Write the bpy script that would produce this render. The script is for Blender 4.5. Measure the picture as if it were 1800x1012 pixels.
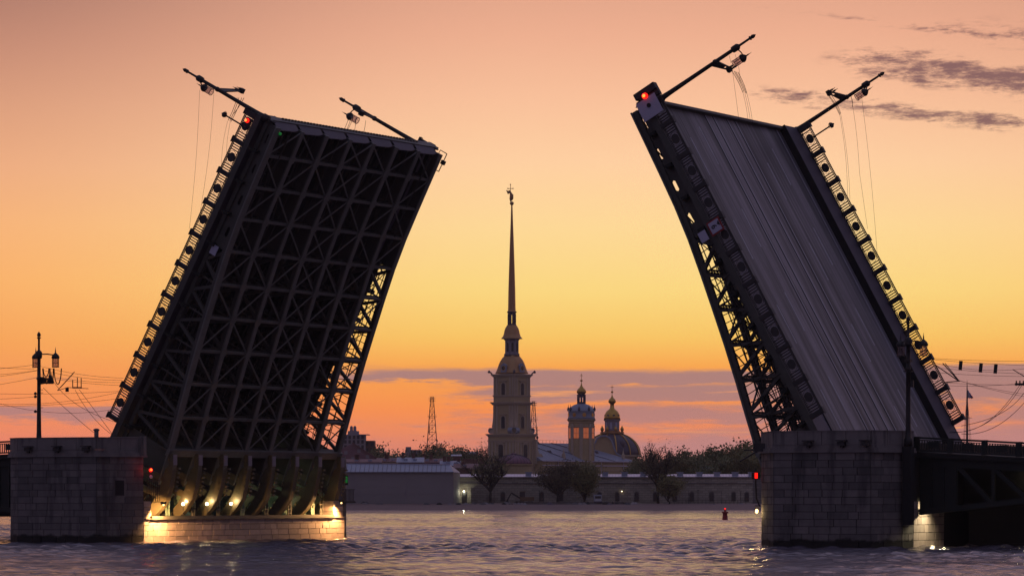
import bpy, math, random
import numpy as np
from mathutils import Vector, Matrix
random.seed(7); rng = np.random.default_rng(7)
PI = math.pi
scene = bpy.context.scene
for o in list(bpy.data.objects): bpy.data.objects.remove(o)
COL = scene.collection

# ------------------------------------------------------------------ camera
FP, YH, CAMZ = 6500.0, 868.0, 3.9          # focal length in photo pixels, horizon row, eye height over the water
cam_d = bpy.data.cameras.new('camera'); cam = bpy.data.objects.new('camera', cam_d); COL.objects.link(cam)
cam.location = (0, 0, CAMZ); cam.rotation_euler = (PI/2, 0, 0)
cam_d.sensor_width = 36; cam_d.lens = FP/1800*36; cam_d.shift_y = (YH-506)/1800
cam_d.clip_start = 1; cam_d.clip_end = 30000
scene.camera = cam
scene.view_settings.view_transform = 'Standard'; scene.view_settings.look = 'None'
scene.view_settings.exposure = 0; scene.view_settings.gamma = 1

# ------------------------------------------------------------------ world
def lin(c):
    r = []
    for v in c:
        v = v/255.0
        r.append(v/12.92 if v <= .04045 else ((v+.055)/1.055)**2.4)
    return (r[0], r[1], r[2], 1)
world = bpy.data.worlds.new('World'); scene.world = world; world.use_nodes = True
wt = world.node_tree; wt.nodes.clear()
def MathN(t, op, *a, clamp=False):
    n = t.nodes.new('ShaderNodeMath'); n.operation = op; n.use_clamp = clamp
    for i, v in enumerate(a):
        if isinstance(v, (int, float)): n.inputs[i].default_value = v
        else: t.links.new(v, n.inputs[i])
    return n.outputs[0]
def wm(op, *a, **k): return MathN(wt, op, *a, **k)
def MixC(t, f, a, b, mode='MIX'):
    n = t.nodes.new('ShaderNodeMix'); n.data_type = 'RGBA'; n.blend_type = mode
    for i, v in ((0, f), (6, a), (7, b)):
        if isinstance(v, (int, float)): n.inputs[i].default_value = v
        elif isinstance(v, tuple): n.inputs[i].default_value = v
        else: t.links.new(v, n.inputs[i])
    return n.outputs[2]
def sstep(t, x, a, b):
    n = t.nodes.new('ShaderNodeMapRange'); n.interpolation_type = 'SMOOTHSTEP'
    t.links.new(x, n.inputs[0]); n.inputs[1].default_value = a; n.inputs[2].default_value = b
    return n.outputs[0]
def Ramp(t, f, stops):
    n = t.nodes.new('ShaderNodeValToRGB'); cr = n.color_ramp; cr.interpolation = 'B_SPLINE' if False else 'LINEAR'
    while len(cr.elements) > 1: cr.elements.remove(cr.elements[-1])
    cr.elements[0].position = stops[0][0]; cr.elements[0].color = stops[0][1]
    for p, c in stops[1:]:
        e = cr.elements.new(p); e.color = c
    t.links.new(f, n.inputs[0]); return n.outputs[0]
tc = wt.nodes.new('ShaderNodeTexCoord'); sp = wt.nodes.new('ShaderNodeSeparateXYZ'); wt.links.new(tc.outputs['Generated'], sp.inputs[0])
DEG = 180/PI
el = wm('MULTIPLY', wm('ARCSINE', sp.outputs[2]), DEG)
az = wm('MULTIPLY', wm('ARCTAN2', sp.outputs[0], sp.outputs[1]), DEG)
elf = wm('POWER', wm('DIVIDE', wm('MAXIMUM', el, 0.0001), 90.0), .35)
def pos(e): return (max(e, 0)/90)**.35
def ey(y): return (YH-y)/FP*DEG
def K(c, k): return (c[0]*k, c[1]*k, c[2]*k, 1)
cen = [(0, lin((186,118,112))), (pos(ey(830)), lin((203,126,112))), (pos(ey(780)), lin((226,134,106))), (pos(ey(720)), lin((253,146,74))),
       (pos(ey(650)), lin((255,166,72))), (pos(ey(590)), lin((255,203,100))), (pos(ey(510)), lin((255,218,128))), (pos(ey(400)), lin((255,217,150))),
       (pos(ey(290)), lin((254,207,160))), (pos(ey(180)), lin((247,191,153))), (pos(ey(60)), lin((234,172,141))), (pos(ey(0)), lin((224,164,136))),
       (pos(12), lin((206,162,166))), (pos(18), lin((184,156,176))), (pos(30), lin((142,132,162))), (1, lin((104,106,136)))]
lef = [(0, lin((178,118,112))), (pos(ey(830)), lin((206,124,108))), (pos(ey(770)), lin((240,136,104))), (pos(ey(700)), lin((250,148,86))),
       (pos(ey(600)), lin((254,166,86))), (pos(ey(500)), lin((254,178,104))), (pos(ey(400)), lin((248,178,118))), (pos(ey(300)), lin((236,170,126))),
       (pos(ey(200)), lin((218,156,122))), (pos(ey(100)), lin((196,138,114))), (pos(ey(0)), lin((170,120,104))),
       (pos(12), lin((150,124,134))), (pos(30), lin((118,112,142))), (1, lin((104,106,136)))]
dusk = [(0, lin((96,78,98))), (pos(5), lin((100,84,106))), (pos(20), lin((88,82,108))), (1, lin((104,106,136)))]
rc, rl, rd = Ramp(wt, elf, cen), Ramp(wt, elf, lef), Ramp(wt, elf, dusk)
wside = sstep(wt, az, 0.5, -9.5)
skyc = MixC(wt, wside, rc, rl)
rside = wm('MULTIPLY', sstep(wt, az, 4.0, 14.0), 0.5)
skyc = MixC(wt, rside, skyc, rl)
away = wm('ABSOLUTE', wm('SUBTRACT', az, 1.0))
skyc = MixC(wt, sstep(wt, away, 16.0, 80.0), skyc, rd)
# the Nishita sky adds the cool light of the upper dusk sky
nis = wt.nodes.new('ShaderNodeTexSky'); nis.sky_type = 'NISHITA'; nis.sun_disc = False
nis.sun_elevation = math.radians(1.0); nis.sun_rotation = math.radians(1.5)
nk = wm('MULTIPLY', sstep(wt, el, 8.0, 40.0), 0.05)
nv = wt.nodes.new('ShaderNodeVectorMath'); nv.operation = 'SCALE'; wt.links.new(nis.outputs[0], nv.inputs[0]); wt.links.new(nk, nv.inputs['Scale'])
# clouds: stretched noise in sky angles
def noise(sx, sy, off, det=5, rough=.6, warp=None):
    cx = wt.nodes.new('ShaderNodeCombineXYZ')
    wt.links.new(wm('ADD', wm('MULTIPLY', az, sx), off), cx.inputs[0])
    yy = wm('MULTIPLY', el, sy)
    wt.links.new(yy, cx.inputs[1])
    n = wt.nodes.new('ShaderNodeTexNoise'); n.inputs['Scale'].default_value = 1; n.inputs['Detail'].default_value = det; n.inputs['Roughness'].default_value = rough
    wt.links.new(cx.outputs[0], n.inputs['Vector']); return n.outputs[0]
def bump1(x, c, w):   # smooth bump centred c, half width w
    return wm('POWER', 2.718, wm('MULTIPLY', wm('POWER', wm('DIVIDE', wm('SUBTRACT', x, c), w), 2.0), -1.0))
n1 = noise(.34, 2.6, 3.1, 7, .62); n2 = noise(.9, 6.0, 11.7, 6, .65); n3 = noise(.16, 1.1, 5.3, 3)
nmix = wm('ADD', wm('MULTIPLY', wm('SUBTRACT', wm('ADD', wm('MULTIPLY', n1, .6), wm('MULTIPLY', n2, .4)), .5), 1.9), .5)
elw = wm('ADD', el, wm('ADD', wm('MULTIPLY', wm('SUBTRACT', n3, .5), .45), wm('MULTIPLY', wm('SUBTRACT', n2, .5), .30)))
cov_r = sstep(wt, az, -3.6, 3.5)            # cloud deck thickens to the right
deck = wm('MULTIPLY', sstep(wt, elw, 2.12, 1.78), sstep(wt, elw, .0, .45))
band1 = bump1(elw, 1.83, .10); band2 = bump1(elw, 1.58, .10)
cover = wm('ADD', wm('MULTIPLY', deck, wm('ADD', wm('MULTIPLY', cov_r, .36), .10)),
           wm('ADD', wm('MULTIPLY', band1, wm('ADD', .05, wm('MULTIPLY', sstep(wt, az, -2.9, -2.2), .26))), wm('MULTIPLY', band2, wm('MULTIPLY', sstep(wt, az, -1.5, .5), .30))))
band3 = wm('MULTIPLY', bump1(elw, 1.25, .16), wm('MULTIPLY', sstep(wt, az, -4.5, -6.3), .46))
cover = wm('ADD', cover, band3)
gaps = wm('ADD', wm('MULTIPLY', bump1(elw, 1.70, .05), .20), wm('ADD', wm('MULTIPLY', bump1(elw, 1.40, .045), .16), wm('MULTIPLY', bump1(elw, 1.02, .035), .14)))
cover = wm('SUBTRACT', cover, wm('MULTIPLY', gaps, sstep(wt, az, 9.0, 3.0)))
cl = wm('MULTIPLY', sstep(wt, wm('ADD', nmix, cover), .58, .98), wm('MINIMUM', wm('MULTIPLY', wm('MAXIMUM', cover, 0.0), 9.0), 1.0))
skyc = MixC(wt, wm('MULTIPLY', cl, wm('ADD', .70, wm('MULTIPLY', sstep(wt, el, .6, 1.9), .16))), skyc, MixC(wt, sstep(wt, el, .3, 1.7), lin((184,136,138)), lin((160,124,128))))
glint = wm('MULTIPLY', sstep(wt, noise(.55, 9.0, 31.0, 4), .54, .66), wm('MULTIPLY', wm('ADD', bump1(el, 1.53, .10), bump1(el, 1.02, .06)), sstep(wt, az, -2.5, 0.5)))
skyc = MixC(wt, wm('MULTIPLY', glint, .8), skyc, lin((255,166,92)))
# thin streaks, upper right, drifting down to the right
sl = wm('ADD', el, wm('MULTIPLY', az, .13))
st1 = wm('MULTIPLY', bump1(sl, 7.33, .24), wm('MULTIPLY', sstep(wt, az, 4.2, 6.4), 1.25))
st2 = wm('MULTIPLY', bump1(sl, 6.66, .13), wm('MULTIPLY', sstep(wt, az, 2.9, 5.0), sstep(wt, az, 8.6, 7.6)))
st3 = wm('MULTIPLY', bump1(sl, 8.03, .25), wm('MULTIPLY', sstep(wt, az, 4.6, 7.8), .38))
st4 = wm('MULTIPLY', bump1(sl, 7.97, .06), wm('MULTIPLY', sstep(wt, az, 1.0, 4.0), .30))
st = wm('ADD', wm('ADD', st1, st2), wm('ADD', st3, st4))
ns = wm('ADD', wm('MULTIPLY', noise(1.0, 4.6, 21.4, 8, .72), .6), wm('MULTIPLY', noise(2.6, 11.0, 8.2, 6, .75), .4))
cs = wm('MULTIPLY', wm('MINIMUM', wm('MULTIPLY', st, 3.0), 1.0), sstep(wt, wm('ADD', wm('MULTIPLY', wm('SUBTRACT', ns, .5), 2.3), wm('MULTIPLY', st, .30)), .06, .46))
skyc = MixC(wt, wm('MULTIPLY', wm('MULTIPLY', cs, wm('MINIMUM', wm('MULTIPLY', st, 2.2), 1.0)), .90), skyc, lin((118,84,88)))
va = wt.nodes.new('ShaderNodeVectorMath'); va.operation = 'ADD'
wt.links.new(skyc, va.inputs[0]); wt.links.new(nv.outputs[0], va.inputs[1])
bg = wt.nodes.new('ShaderNodeBackground'); wt.links.new(va.outputs[0], bg.inputs[0]); bg.inputs[1].default_value = 1.08
wo = wt.nodes.new('ShaderNodeOutputWorld'); wt.links.new(bg.outputs[0], wo.inputs[0])

# ------------------------------------------------------------------ materials
def mat(name, col, rough=.6, metal=0, var=.25, nscale=2.0, bump=0, rand=0, emit=None, estr=0, coords='Object', extra=None):
    m = bpy.data.materials.new(name); m.use_nodes = True; t = m.node_tree
    b = t.nodes['Principled BSDF']; b.inputs['Roughness'].default_value = rough; b.inputs['Metallic'].default_value = metal
    c = (col[0], col[1], col[2], 1)
    g = t.nodes.new('ShaderNodeNewGeometry')
    n = t.nodes.new('ShaderNodeTexNoise'); n.inputs['Scale'].default_value = nscale; n.inputs['Detail'].default_value = 6; n.inputs['Roughness'].default_value = .65
    t.links.new(g.outputs['Position'], n.inputs['Vector'])
    out = MixC(t, n.outputs[0], K(c, 1-var), K(c, 1+var))
    if rand:
        oi = t.nodes.new('ShaderNodeObjectInfo')
        out = MixC(t, oi.outputs['Random'], MixC(t, 1.0, out, (1-rand, 1-rand*.9, 1-rand*.85, 1), 'MULTIPLY'), MixC(t, 1.0, out, (1+rand, 1+rand, 1+rand, 1), 'MULTIPLY'))
    if extra: out = extra(t, out, g, b)
    t.links.new(out, b.inputs['Base Color'])
    if bump:
        bn = t.nodes.new('ShaderNodeBump'); bn.inputs['Strength'].default_value = bump; bn.inputs['Distance'].default_value = .05
        n2 = t.nodes.new('ShaderNodeTexNoise'); n2.inputs['Scale'].default_value = nscale*6; n2.inputs['Detail'].default_value = 4
        t.links.new(g.outputs['Position'], n2.inputs['Vector']); t.links.new(n2.outputs[0], bn.inputs['Height']); t.links.new(bn.outputs[0], b.inputs['Normal'])
    if emit:
        b.inputs['Emission Color'].default_value = (emit[0], emit[1], emit[2], 1); b.inputs['Emission Strength'].default_value = estr
    return m
def stone_extra(t, out, g, b):
    s = t.nodes.new('ShaderNodeSeparateXYZ'); t.links.new(g.outputs['Position'], s.inputs[0])
    # vertical run-off streaks
    cx = t.nodes.new('ShaderNodeCombineXYZ'); t.links.new(MathN(t, 'MULTIPLY', s.outputs[0], 1.3), cx.inputs[0]); t.links.new(MathN(t, 'MULTIPLY', s.outputs[1], 1.3), cx.inputs[1]); t.links.new(MathN(t, 'MULTIPLY', s.outputs[2], .22), cx.inputs[2])
    n = t.nodes.new('ShaderNodeTexNoise'); n.inputs['Scale'].default_value = 1.0; n.inputs['Detail'].default_value = 5; t.links.new(cx.outputs[0], n.inputs['Vector'])
    out = MixC(t, MathN(t, 'MULTIPLY', sstep(t, n.outputs[0], .48, .70), .75), out, (.055,.05,.05,1))
    # wet, algae-dark band at the waterline with a ragged top
    n2 = t.nodes.new('ShaderNodeTexNoise'); n2.inputs['Scale'].default_value = 1.1; n2.inputs['Detail'].default_value = 6; t.links.new(g.outputs['Position'], n2.inputs['Vector'])
    zz = MathN(t, 'ADD', s.outputs[2], MathN(t, 'MULTIPLY', n2.outputs[0], -.9))
    return MixC(t, sstep(t, zz, .30, .05), out, (.010,.009,.008,1))
M = {}
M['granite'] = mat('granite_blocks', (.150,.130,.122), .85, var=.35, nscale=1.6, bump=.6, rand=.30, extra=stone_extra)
M['granite_glow'] = mat('granite_painted_glow', (.34,.27,.24), .8, var=.3, nscale=1.6, bump=.4, rand=.22)  # paler, pinker than the pier blocks: floodlight glow put into the colour
M['mortar'] = mat('dark_mortar', (.035,.03,.03), .95, var=.3)
M['cornice'] = mat('granite_cornice', (.20,.175,.165), .85, var=.3, nscale=1.2, bump=.3, extra=stone_extra)
M['shade_dark'] = mat('shade_dark_wall', (.016,.016,.017), .95, var=.4, nscale=.6)  # near-black base colour carries the shade under the spans and in the pits
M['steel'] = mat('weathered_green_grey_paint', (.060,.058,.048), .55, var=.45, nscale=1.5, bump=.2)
M['steel_l'] = mat('flange_paint_lit', (.155,.150,.135), .55, var=.4, nscale=1.2, bump=.2)  # lighter copy of the bridge steel, colours the flanges as lit
M['steel_d'] = mat('deck_underside_shade', (.011,.012,.010), .8, var=.4, nscale=1.0)  # near-black copy of the steel, shade between the girders put into colour
M['steel_g'] = mat('green_bridge_paint', (.006,.012,.009), .6, var=.35, nscale=1.0)
M['arm'] = mat('ochre_grey_machinery_paint', (.12,.10,.055), .55, var=.35, nscale=1.5)
M['mint'] = mat('mint_machinery_paint', (.20,.30,.22), .5, var=.3, nscale=2)
M['rail'] = mat('cast_iron_railing', (.028,.024,.024), .6, var=.3, nscale=3)
M['post'] = mat('lamp_post_paint', (.018,.015,.014), .55, var=.3, nscale=3)
M['walk'] = mat('sidewalk_plates', (.085,.070,.095), .6, var=.35, nscale=.8)
M['kerb'] = mat('kerb_black', (.008,.008,.009), .9, var=.3)
M['white'] = mat('white_panel_paint', (.46,.44,.56), .5, var=.12, nscale=1.5)
M['red'] = mat('red_paint', (.28,.015,.012), .5)
M['black'] = mat('black_paint', (.008,.008,.008), .6)
M['wire'] = mat('wire_rubber', (.03,.022,.02), .7, var=.1)
M['redlamp'] = mat('red_signal_light', (.5,.02,.01), .4, emit=(1,.012,.006), estr=1.7)
M['redhot'] = mat('red_signal_core', (.5,.1,.01), .4, emit=(1,.10,.015), estr=6)
M['greenlamp'] = mat('green_signal_light', (.02,.4,.05), .4, emit=(.03,.6,.10), estr=.12)
M['bulb'] = mat('work_light_bulb', (.8,.7,.5), .4, emit=(1,.80,.48), estr=9)
M['bulb_y'] = mat('sodium_flood_bulb', (.8,.6,.3), .4, emit=(1,.66,.24), estr=4)
def road_extra(t, out, g, b):
    tcn = t.nodes.new('ShaderNodeTexCoord'); s = t.nodes.new('ShaderNodeSeparateXYZ'); t.links.new(tcn.outputs['Object'], s.inputs[0])
    def streak(sx, sy, off, det=5):
        cx = t.nodes.new('ShaderNodeCombineXYZ'); t.links.new(MathN(t, 'MULTIPLY', s.outputs[0], sx), cx.inputs[0]); t.links.new(MathN(t, 'ADD', MathN(t, 'MULTIPLY', s.outputs[1], sy), off), cx.inputs[1])
        n = t.nodes.new('ShaderNodeTexNoise'); n.inputs['Scale'].default_value = 1; n.inputs['Detail'].default_value = det; n.inputs['Roughness'].default_value = .6
        t.links.new(cx.outputs[0], n.inputs['Vector']); return n.outputs[0]
    a = streak(.015, .50, 0, 3); a2 = streak(.04, 1.7, 17, 5); c = streak(.09, 4.2, 9, 4); d = streak(.5, 2.2, 4, 7); e = streak(.16, 1.9, 40, 6)
    out = MixC(t, sstep(t, MathN(t, 'ADD', MathN(t, 'MULTIPLY', a, .6), MathN(t, 'MULTIPLY', a2, .4)), .40, .60), MixC(t, 1.0, out, (.28,.275,.29,1), 'MULTIPLY'), MixC(t, 1.0, out, (2.6,2.55,2.65,1), 'MULTIPLY'))
    out = MixC(t, MathN(t, 'MULTIPLY', sstep(t, c, .63, .70), .8), out, (.27,.26,.32,1))
    out = MixC(t, MathN(t, 'MULTIPLY', sstep(t, e, .64, .70), .6), out, (.24,.235,.28,1))
    out = MixC(t, MathN(t, 'MULTIPLY', sstep(t, d, .62, .72), .5), out, (.03,.028,.032,1))
    pn = t.nodes.new('ShaderNodeTexVoronoi'); pn.inputs['Scale'].default_value = 1; cy = t.nodes.new('ShaderNodeCombineXYZ'); t.links.new(MathN(t, 'MULTIPLY', s.outputs[0], .16), cy.inputs[0]); t.links.new(MathN(t, 'MULTIPLY', s.outputs[1], .42), cy.inputs[1]); t.links.new(cy.outputs[0], pn.inputs['Vector'])
    sp3 = t.nodes.new('ShaderNodeSeparateColor'); t.links.new(pn.outputs['Color'], sp3.inputs[0])
    out = MixC(t, MathN(t, 'MULTIPLY', sp3.outputs[0], .45), out, MixC(t, 1.0, out, (.55,.53,.56,1), 'MULTIPLY'))
    b.inputs['Roughness'].default_value = .5
    return out
M['road'] = mat('worn_asphalt', (.098,.090,.094), .6, var=.3, nscale=.5, extra=road_extra)
M['lanepaint'] = mat('lane_paint_worn', (.42,.41,.46), .6, var=.5, nscale=2)
M['rail_steel'] = mat('tram_rail_steel', (.40,.40,.46), .4, metal=.2, var=.2)
M['ochre'] = mat('ochre_stucco', (.50,.37,.20), .85, var=.18, nscale=.25)
M['ochre_t'] = mat('pale_stucco_trim', (.54,.42,.30), .85, var=.15, nscale=.4)
M['gold'] = mat('gilded_metal', (.62,.36,.09), .33, metal=1, var=.12, nscale=.4)
M['gold_d'] = mat('gilded_spire', (.48,.27,.12), .45, metal=.8, var=.10, nscale=.3)
M['slate'] = mat('blue_grey_sheet_roof', (.30,.33,.42), .5, var=.12, nscale=.2)
M['slate_d'] = mat('dark_dome_sheet', (.075,.055,.085), .5, var=.15, nscale=.3)
M['plum'] = mat('plum_dome_sheet', (.24,.10,.15), .55, var=.15, nscale=.3)
M['seam'] = mat('roof_seam', (.07,.06,.08), .6)
M['window'] = mat('dark_window', (.02,.018,.02), .3)
M['sky_glow_pane'] = mat('glass_emitted_sky', (.5,.22,.1), .3, emit=(1,.22,.07), estr=.26)  # emission stands in for the sky seen through the drum windows
def fort_extra(t, out, g, b):
    s = t.nodes.new('ShaderNodeSeparateXYZ'); t.links.new(g.outputs['Position'], s.inputs[0])
    cx = t.nodes.new('ShaderNodeCombineXYZ'); t.links.new(s.outputs[0], cx.inputs[0]); t.links.new(s.outputs[2], cx.inputs[1])
    br = t.nodes.new('ShaderNodeTexBrick'); br.inputs['Scale'].default_value = 1; br.inputs['Brick Width'].default_value = 1.5; br.inputs['Row Height'].default_value = .6; br.inputs['Mortar Size'].default_value = .05
    br.inputs['Color1'].default_value = (.8,.8,.8,1); br.inputs['Color2'].default_value = (1.2,1.2,1.2,1); br.inputs['Mortar'].default_value = (.6,.6,.6,1); t.links.new(cx.outputs[0], br.inputs[0])
    n = t.nodes.new('ShaderNodeTexNoise'); n.inputs['Scale'].default_value = .05; n.inputs['Detail'].default_value = 7; t.links.new(g.outputs['Position'], n.inputs['Vector'])
    out = MixC(t, 1.0, out, br.outputs[0], 'MULTIPLY')
    return MixC(t, sstep(t, n.outputs[0], .42, .62), out, MixC(t, 1.0, out, (.62,.64,.72,1), 'MULTIPLY'))
M['fort'] = mat('fortress_limestone', (.42,.37,.29), .9, var=.30, nscale=.10, extra=fort_extra)
M['fort_d'] = mat('fortress_grey_stone', (.18,.16,.15), .9, var=.28, nscale=.12, extra=fort_extra)
M['wrap'] = mat('grey_building_wrap', (.27,.25,.245), .75, var=.16, nscale=.10)
M['tin'] = mat('pale_tin_roof', (.62,.56,.64), .4, metal=.2, var=.2, nscale=.3)
M['beach'] = mat('brown_sand', (.22,.14,.12), .95, var=.2, nscale=.08)
M['land'] = mat('dark_ground', (.05,.045,.035), .95, var=.3, nscale=.05)
M['bark'] = mat('bark', (.022,.016,.012), .9, var=.2)
M['leaf_o'] = mat('olive_spring_leaves', (.17,.15,.045), .7, var=.45, nscale=.35, rand=.2)
M['leaf_g'] = mat('dull_green_leaves', (.14,.145,.05), .7, var=.5, nscale=.35, rand=.2)
M['leaf_b'] = mat('bud_brown_twigs', (.12,.09,.04), .8, var=.4, nscale=.35, rand=.2)
M['brickred'] = mat('red_brown_walls', (.15,.065,.05), .85, var=.2, nscale=.2)
M['pink'] = mat('pink_wall', (.26,.13,.15), .85, var=.15, nscale=.2)
M['conc'] = mat('grey_violet_concrete', (.30,.255,.28), .85, var=.18, nscale=.2)
M['redroof'] = mat('red_sheet_roof', (.17,.06,.065), .6, var=.2, nscale=.2)
M['mast'] = mat('mast_steel', (.10,.06,.05), .6)
M['rubble'] = mat('rubble', (.20,.18,.18), .9, var=.5, nscale=.8, rand=.5)
M['yellow'] = mat('digger_paint', (.13,.075,.03), .5)
M['vanwhite'] = mat('van_white', (.45,.47,.5), .4)
M['tyre'] = mat('tyre_rubber', (.01,.01,.01), .9)
M['skin'] = mat('flag_blue', (.06,.06,.22), .8)
M['flagw'] = mat('flag_white', (.5,.45,.5), .8); M['flagr'] = mat('flag_red', (.35,.04,.05), .8)
gm = bpy.data.materials.new('lantern_glass'); gm.use_nodes = True
gt = gm.node_tree; gt.nodes.clear(); g1 = gt.nodes.new('ShaderNodeBsdfTransparent'); g1.inputs[0].default_value = (.70,.62,.66,1)
g2 = gt.nodes.new('ShaderNodeBsdfGlossy'); g2.inputs[0].default_value = (.8,.8,.8,1); g2.inputs['Roughness'].default_value = .15
g3 = gt.nodes.new('ShaderNodeMixShader'); g3.inputs[0].default_value = .10; g4 = gt.nodes.new('ShaderNodeOutputMaterial')
gt.links.new(g1.outputs[0], g3.inputs[1]); gt.links.new(g2.outputs[0], g3.inputs[2]); gt.links.new(g3.outputs[0], g4.inputs[0]); M['glass'] = gm

# ------------------------------------------------------------------ helpers
class MB:
    def __init__(s): s.v = []; s.f = []
    def add(s, vs, fs):
        o = len(s.v); s.v += [tuple(p) for p in vs]; s.f += [tuple(i+o for i in f) for f in fs]
    def box(s, a, b):
        x0,y0,z0 = a; x1,y1,z1 = b
        s.add([(x0,y0,z0),(x1,y0,z0),(x1,y1,z0),(x0,y1,z0),(x0,y0,z1),(x1,y0,z1),(x1,y1,z1),(x0,y1,z1)],
              [(0,3,2,1),(4,5,6,7),(0,1,5,4),(1,2,6,5),(2,3,7,6),(3,0,4,7)])
    def beam(s, p, q, w, h, up=(0,0,1)):
        p, q, up = Vector(p), Vector(q), Vector(up); d = (q-p).normalized()
        y = up.cross(d)
        if y.length < 1e-3: y = Vector((1,0,0)).cross(d)
        y.normalize(); z = d.cross(y); y = y*w/2; z = z*h/2
        s.add([p-y-z,p+y-z,p+y+z,p-y+z,q-y-z,q+y-z,q+y+z,q-y+z], [(0,1,2,3),(7,6,5,4),(0,4,5,1),(1,5,6,2),(2,6,7,3),(3,7,4,0)])
    def tube(s, pts, r, k=6):
        pts = [Vector(p) for p in pts]; n = len(pts); rs = r if isinstance(r, (list, tuple)) else [r]*n; o = len(s.v)
        for i, p in enumerate(pts):
            d = (pts[min(i+1,n-1)]-pts[max(i-1,0)]).normalized(); a = d.orthogonal().normalized()
            if i and abs(pa.dot(d)) < .99: a = (pa - d*pa.dot(d)).normalized()
            pa = a; b = d.cross(a)
            for j in range(k): s.v.append(tuple(p + (a*math.cos(2*PI*j/k)+b*math.sin(2*PI*j/k))*rs[i]))
        for i in range(n-1):
            for j in range(k): s.f.append((o+i*k+j, o+i*k+(j+1)%k, o+(i+1)*k+(j+1)%k, o+(i+1)*k+j))
        s.f.append(tuple(o+j for j in range(k))[::-1]); s.f.append(tuple(o+(n-1)*k+j for j in range(k)))
    def lathe(s, prof, k=16, c=(0,0,0), sq=0, ph=0):
        o = len(s.v)
        for r, z in prof:
            for j in range(k):
                a = 2*PI*j/k+ph; ca, sa = math.cos(a), math.sin(a); q = 1.0
                if sq: q = 1/((abs(math.cos(a))**sq+abs(math.sin(a))**sq)**(1/sq))
                s.v.append((c[0]+r*q*ca, c[1]+r*q*sa, c[2]+z))
        for i in range(len(prof)-1):
            for j in range(k): s.f.append((o+i*k+j, o+i*k+(j+1)%k, o+(i+1)*k+(j+1)%k, o+(i+1)*k+j))
        s.f.append(tuple(o+j for j in range(k))[::-1]); s.f.append(tuple(o+(len(prof)-1)*k+j for j in range(k)))
    def prism(s, poly, z0, z1):
        n = len(poly)
        s.add([(x,y,z0) for x,y in poly]+[(x,y,z1) for x,y in poly], [tuple(range(n))[::-1], tuple(range(n,2*n))]+[(i,(i+1)%n,n+(i+1)%n,n+i) for i in range(n)])
    def extr(s, poly3, d):      # any planar polygon extruded along d
        n = len(poly3); d = Vector(d)
        s.add([Vector(p) for p in poly3]+[Vector(p)+d for p in poly3], [tuple(range(n))[::-1], tuple(range(n,2*n))]+[(i,(i+1)%n,n+(i+1)%n,n+i) for i in range(n)])
    def mesh(s, name, m, smooth=False):
        me = bpy.data.meshes.new(name); me.from_pydata(s.v, [], s.f)
        import bmesh
        bm = bmesh.new(); bm.from_mesh(me); bmesh.ops.recalc_face_normals(bm, faces=bm.faces); bm.to_mesh(me); bm.free()
        if m: me.materials.append(m)
        if smooth:
            me.polygons.foreach_set('use_smooth', [True]*len(me.polygons))
        me.update(); return me
    def build(s, name, m, parent=None, smooth=False, mw=None):
        return link(name, s.mesh(name, m, smooth), parent, mw)
def link(name, data, parent=None, mw=None):
    o = bpy.data.objects.new(name, data); COL.objects.link(o)
    if parent: o.parent = parent
    if mw is not None: o.matrix_basis = mw
    return o
def tag(o, label=None, cat=None, group=None, kind=None):
    for k, v in (('label',label),('category',cat),('group',group),('kind',kind)):
        if v: o[k] = v
    return o
def thing(name, mw, label, cat, group=None):
    o = link(name, None, None, mw); o.empty_display_size = .3; return tag(o, label, cat, group)
def copy_tree(o, parent=None):
    c = o.copy(); COL.objects.link(c); c.parent = parent
    for ch in CH.get(o.name, []): pass
    for ch in [x for x in list(o.children)]: copy_tree(ch, c)
    return c
CH = {}
# unit block with bevelled front edges, shared by all stone blocks
_unit = {}
def unit(key, bev=0):
    kk = (key, bev)
    if kk not in _unit:
        b = MB()
        if bev:
            e = .5-bev
            b.add([(-.5,-.5,-.5),(.5,-.5,-.5),(.5,-.5,.5),(-.5,-.5,.5),(-.5,.35,-.5),(.5,.35,-.5),(.5,.35,.5),(-.5,.35,.5),(-e,.5,-e),(e,.5,-e),(e,.5,e),(-e,.5,e)],
                  [(0,1,2,3),(0,4,5,1),(1,5,6,2),(2,6,7,3),(3,7,4,0),(4,8,9,5),(5,9,10,6),(6,10,11,7),(7,11,8,4),(8,11,10,9)])
        else: b.box((-.5,-.5,-.5),(.5,.5,.5))
        _unit[kk] = b.mesh('unit_'+key, M[key])
    return _unit[kk]
def bar(parent, name, p, q, w, h, m, up=(0,0,1), bev=0):
    p, q, up = Vector(p), Vector(q), Vector(up); d = q-p; L = d.length; d = d/L
    y = up.cross(d)
    if y.length < 1e-3: y = Vector((0,1,0)).cross(d)
    y.normalize(); z = d.cross(y); c = (p+q)/2
    return link(name, unit(m, bev), parent, Matrix(((d.x*L,y.x*w,z.x*h,c.x),(d.y*L,y.y*w,z.y*h,c.y),(d.z*L,y.z*w,z.z*h,c.z),(0,0,0,1))))
def boxp(parent, name, a, b, m):
    c = [(a[i]+b[i])/2 for i in range(3)]; s = [abs(b[i]-a[i]) for i in range(3)]
    return link(name, unit(m), parent, Matrix.Translation(c) @ Matrix.Diagonal((s[0],s[1],s[2],1)))
def frame(o, x, y, z):
    x, y, z, o = Vector(x), Vector(y), Vector(z), Vector(o)
    return Matrix(((x.x,y.x,z.x,o.x),(x.y,y.y,z.y,o.y),(x.z,y.z,z.z,o.z),(0,0,0,1)))
def P(px, py, d): return Vector(((px-900)*d/FP, d, CAMZ+(YH-py)*d/FP))
def zat(py, d): return CAMZ+(YH-py)*d/FP
def xat(px, d): return (px-900)*d/FP

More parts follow.
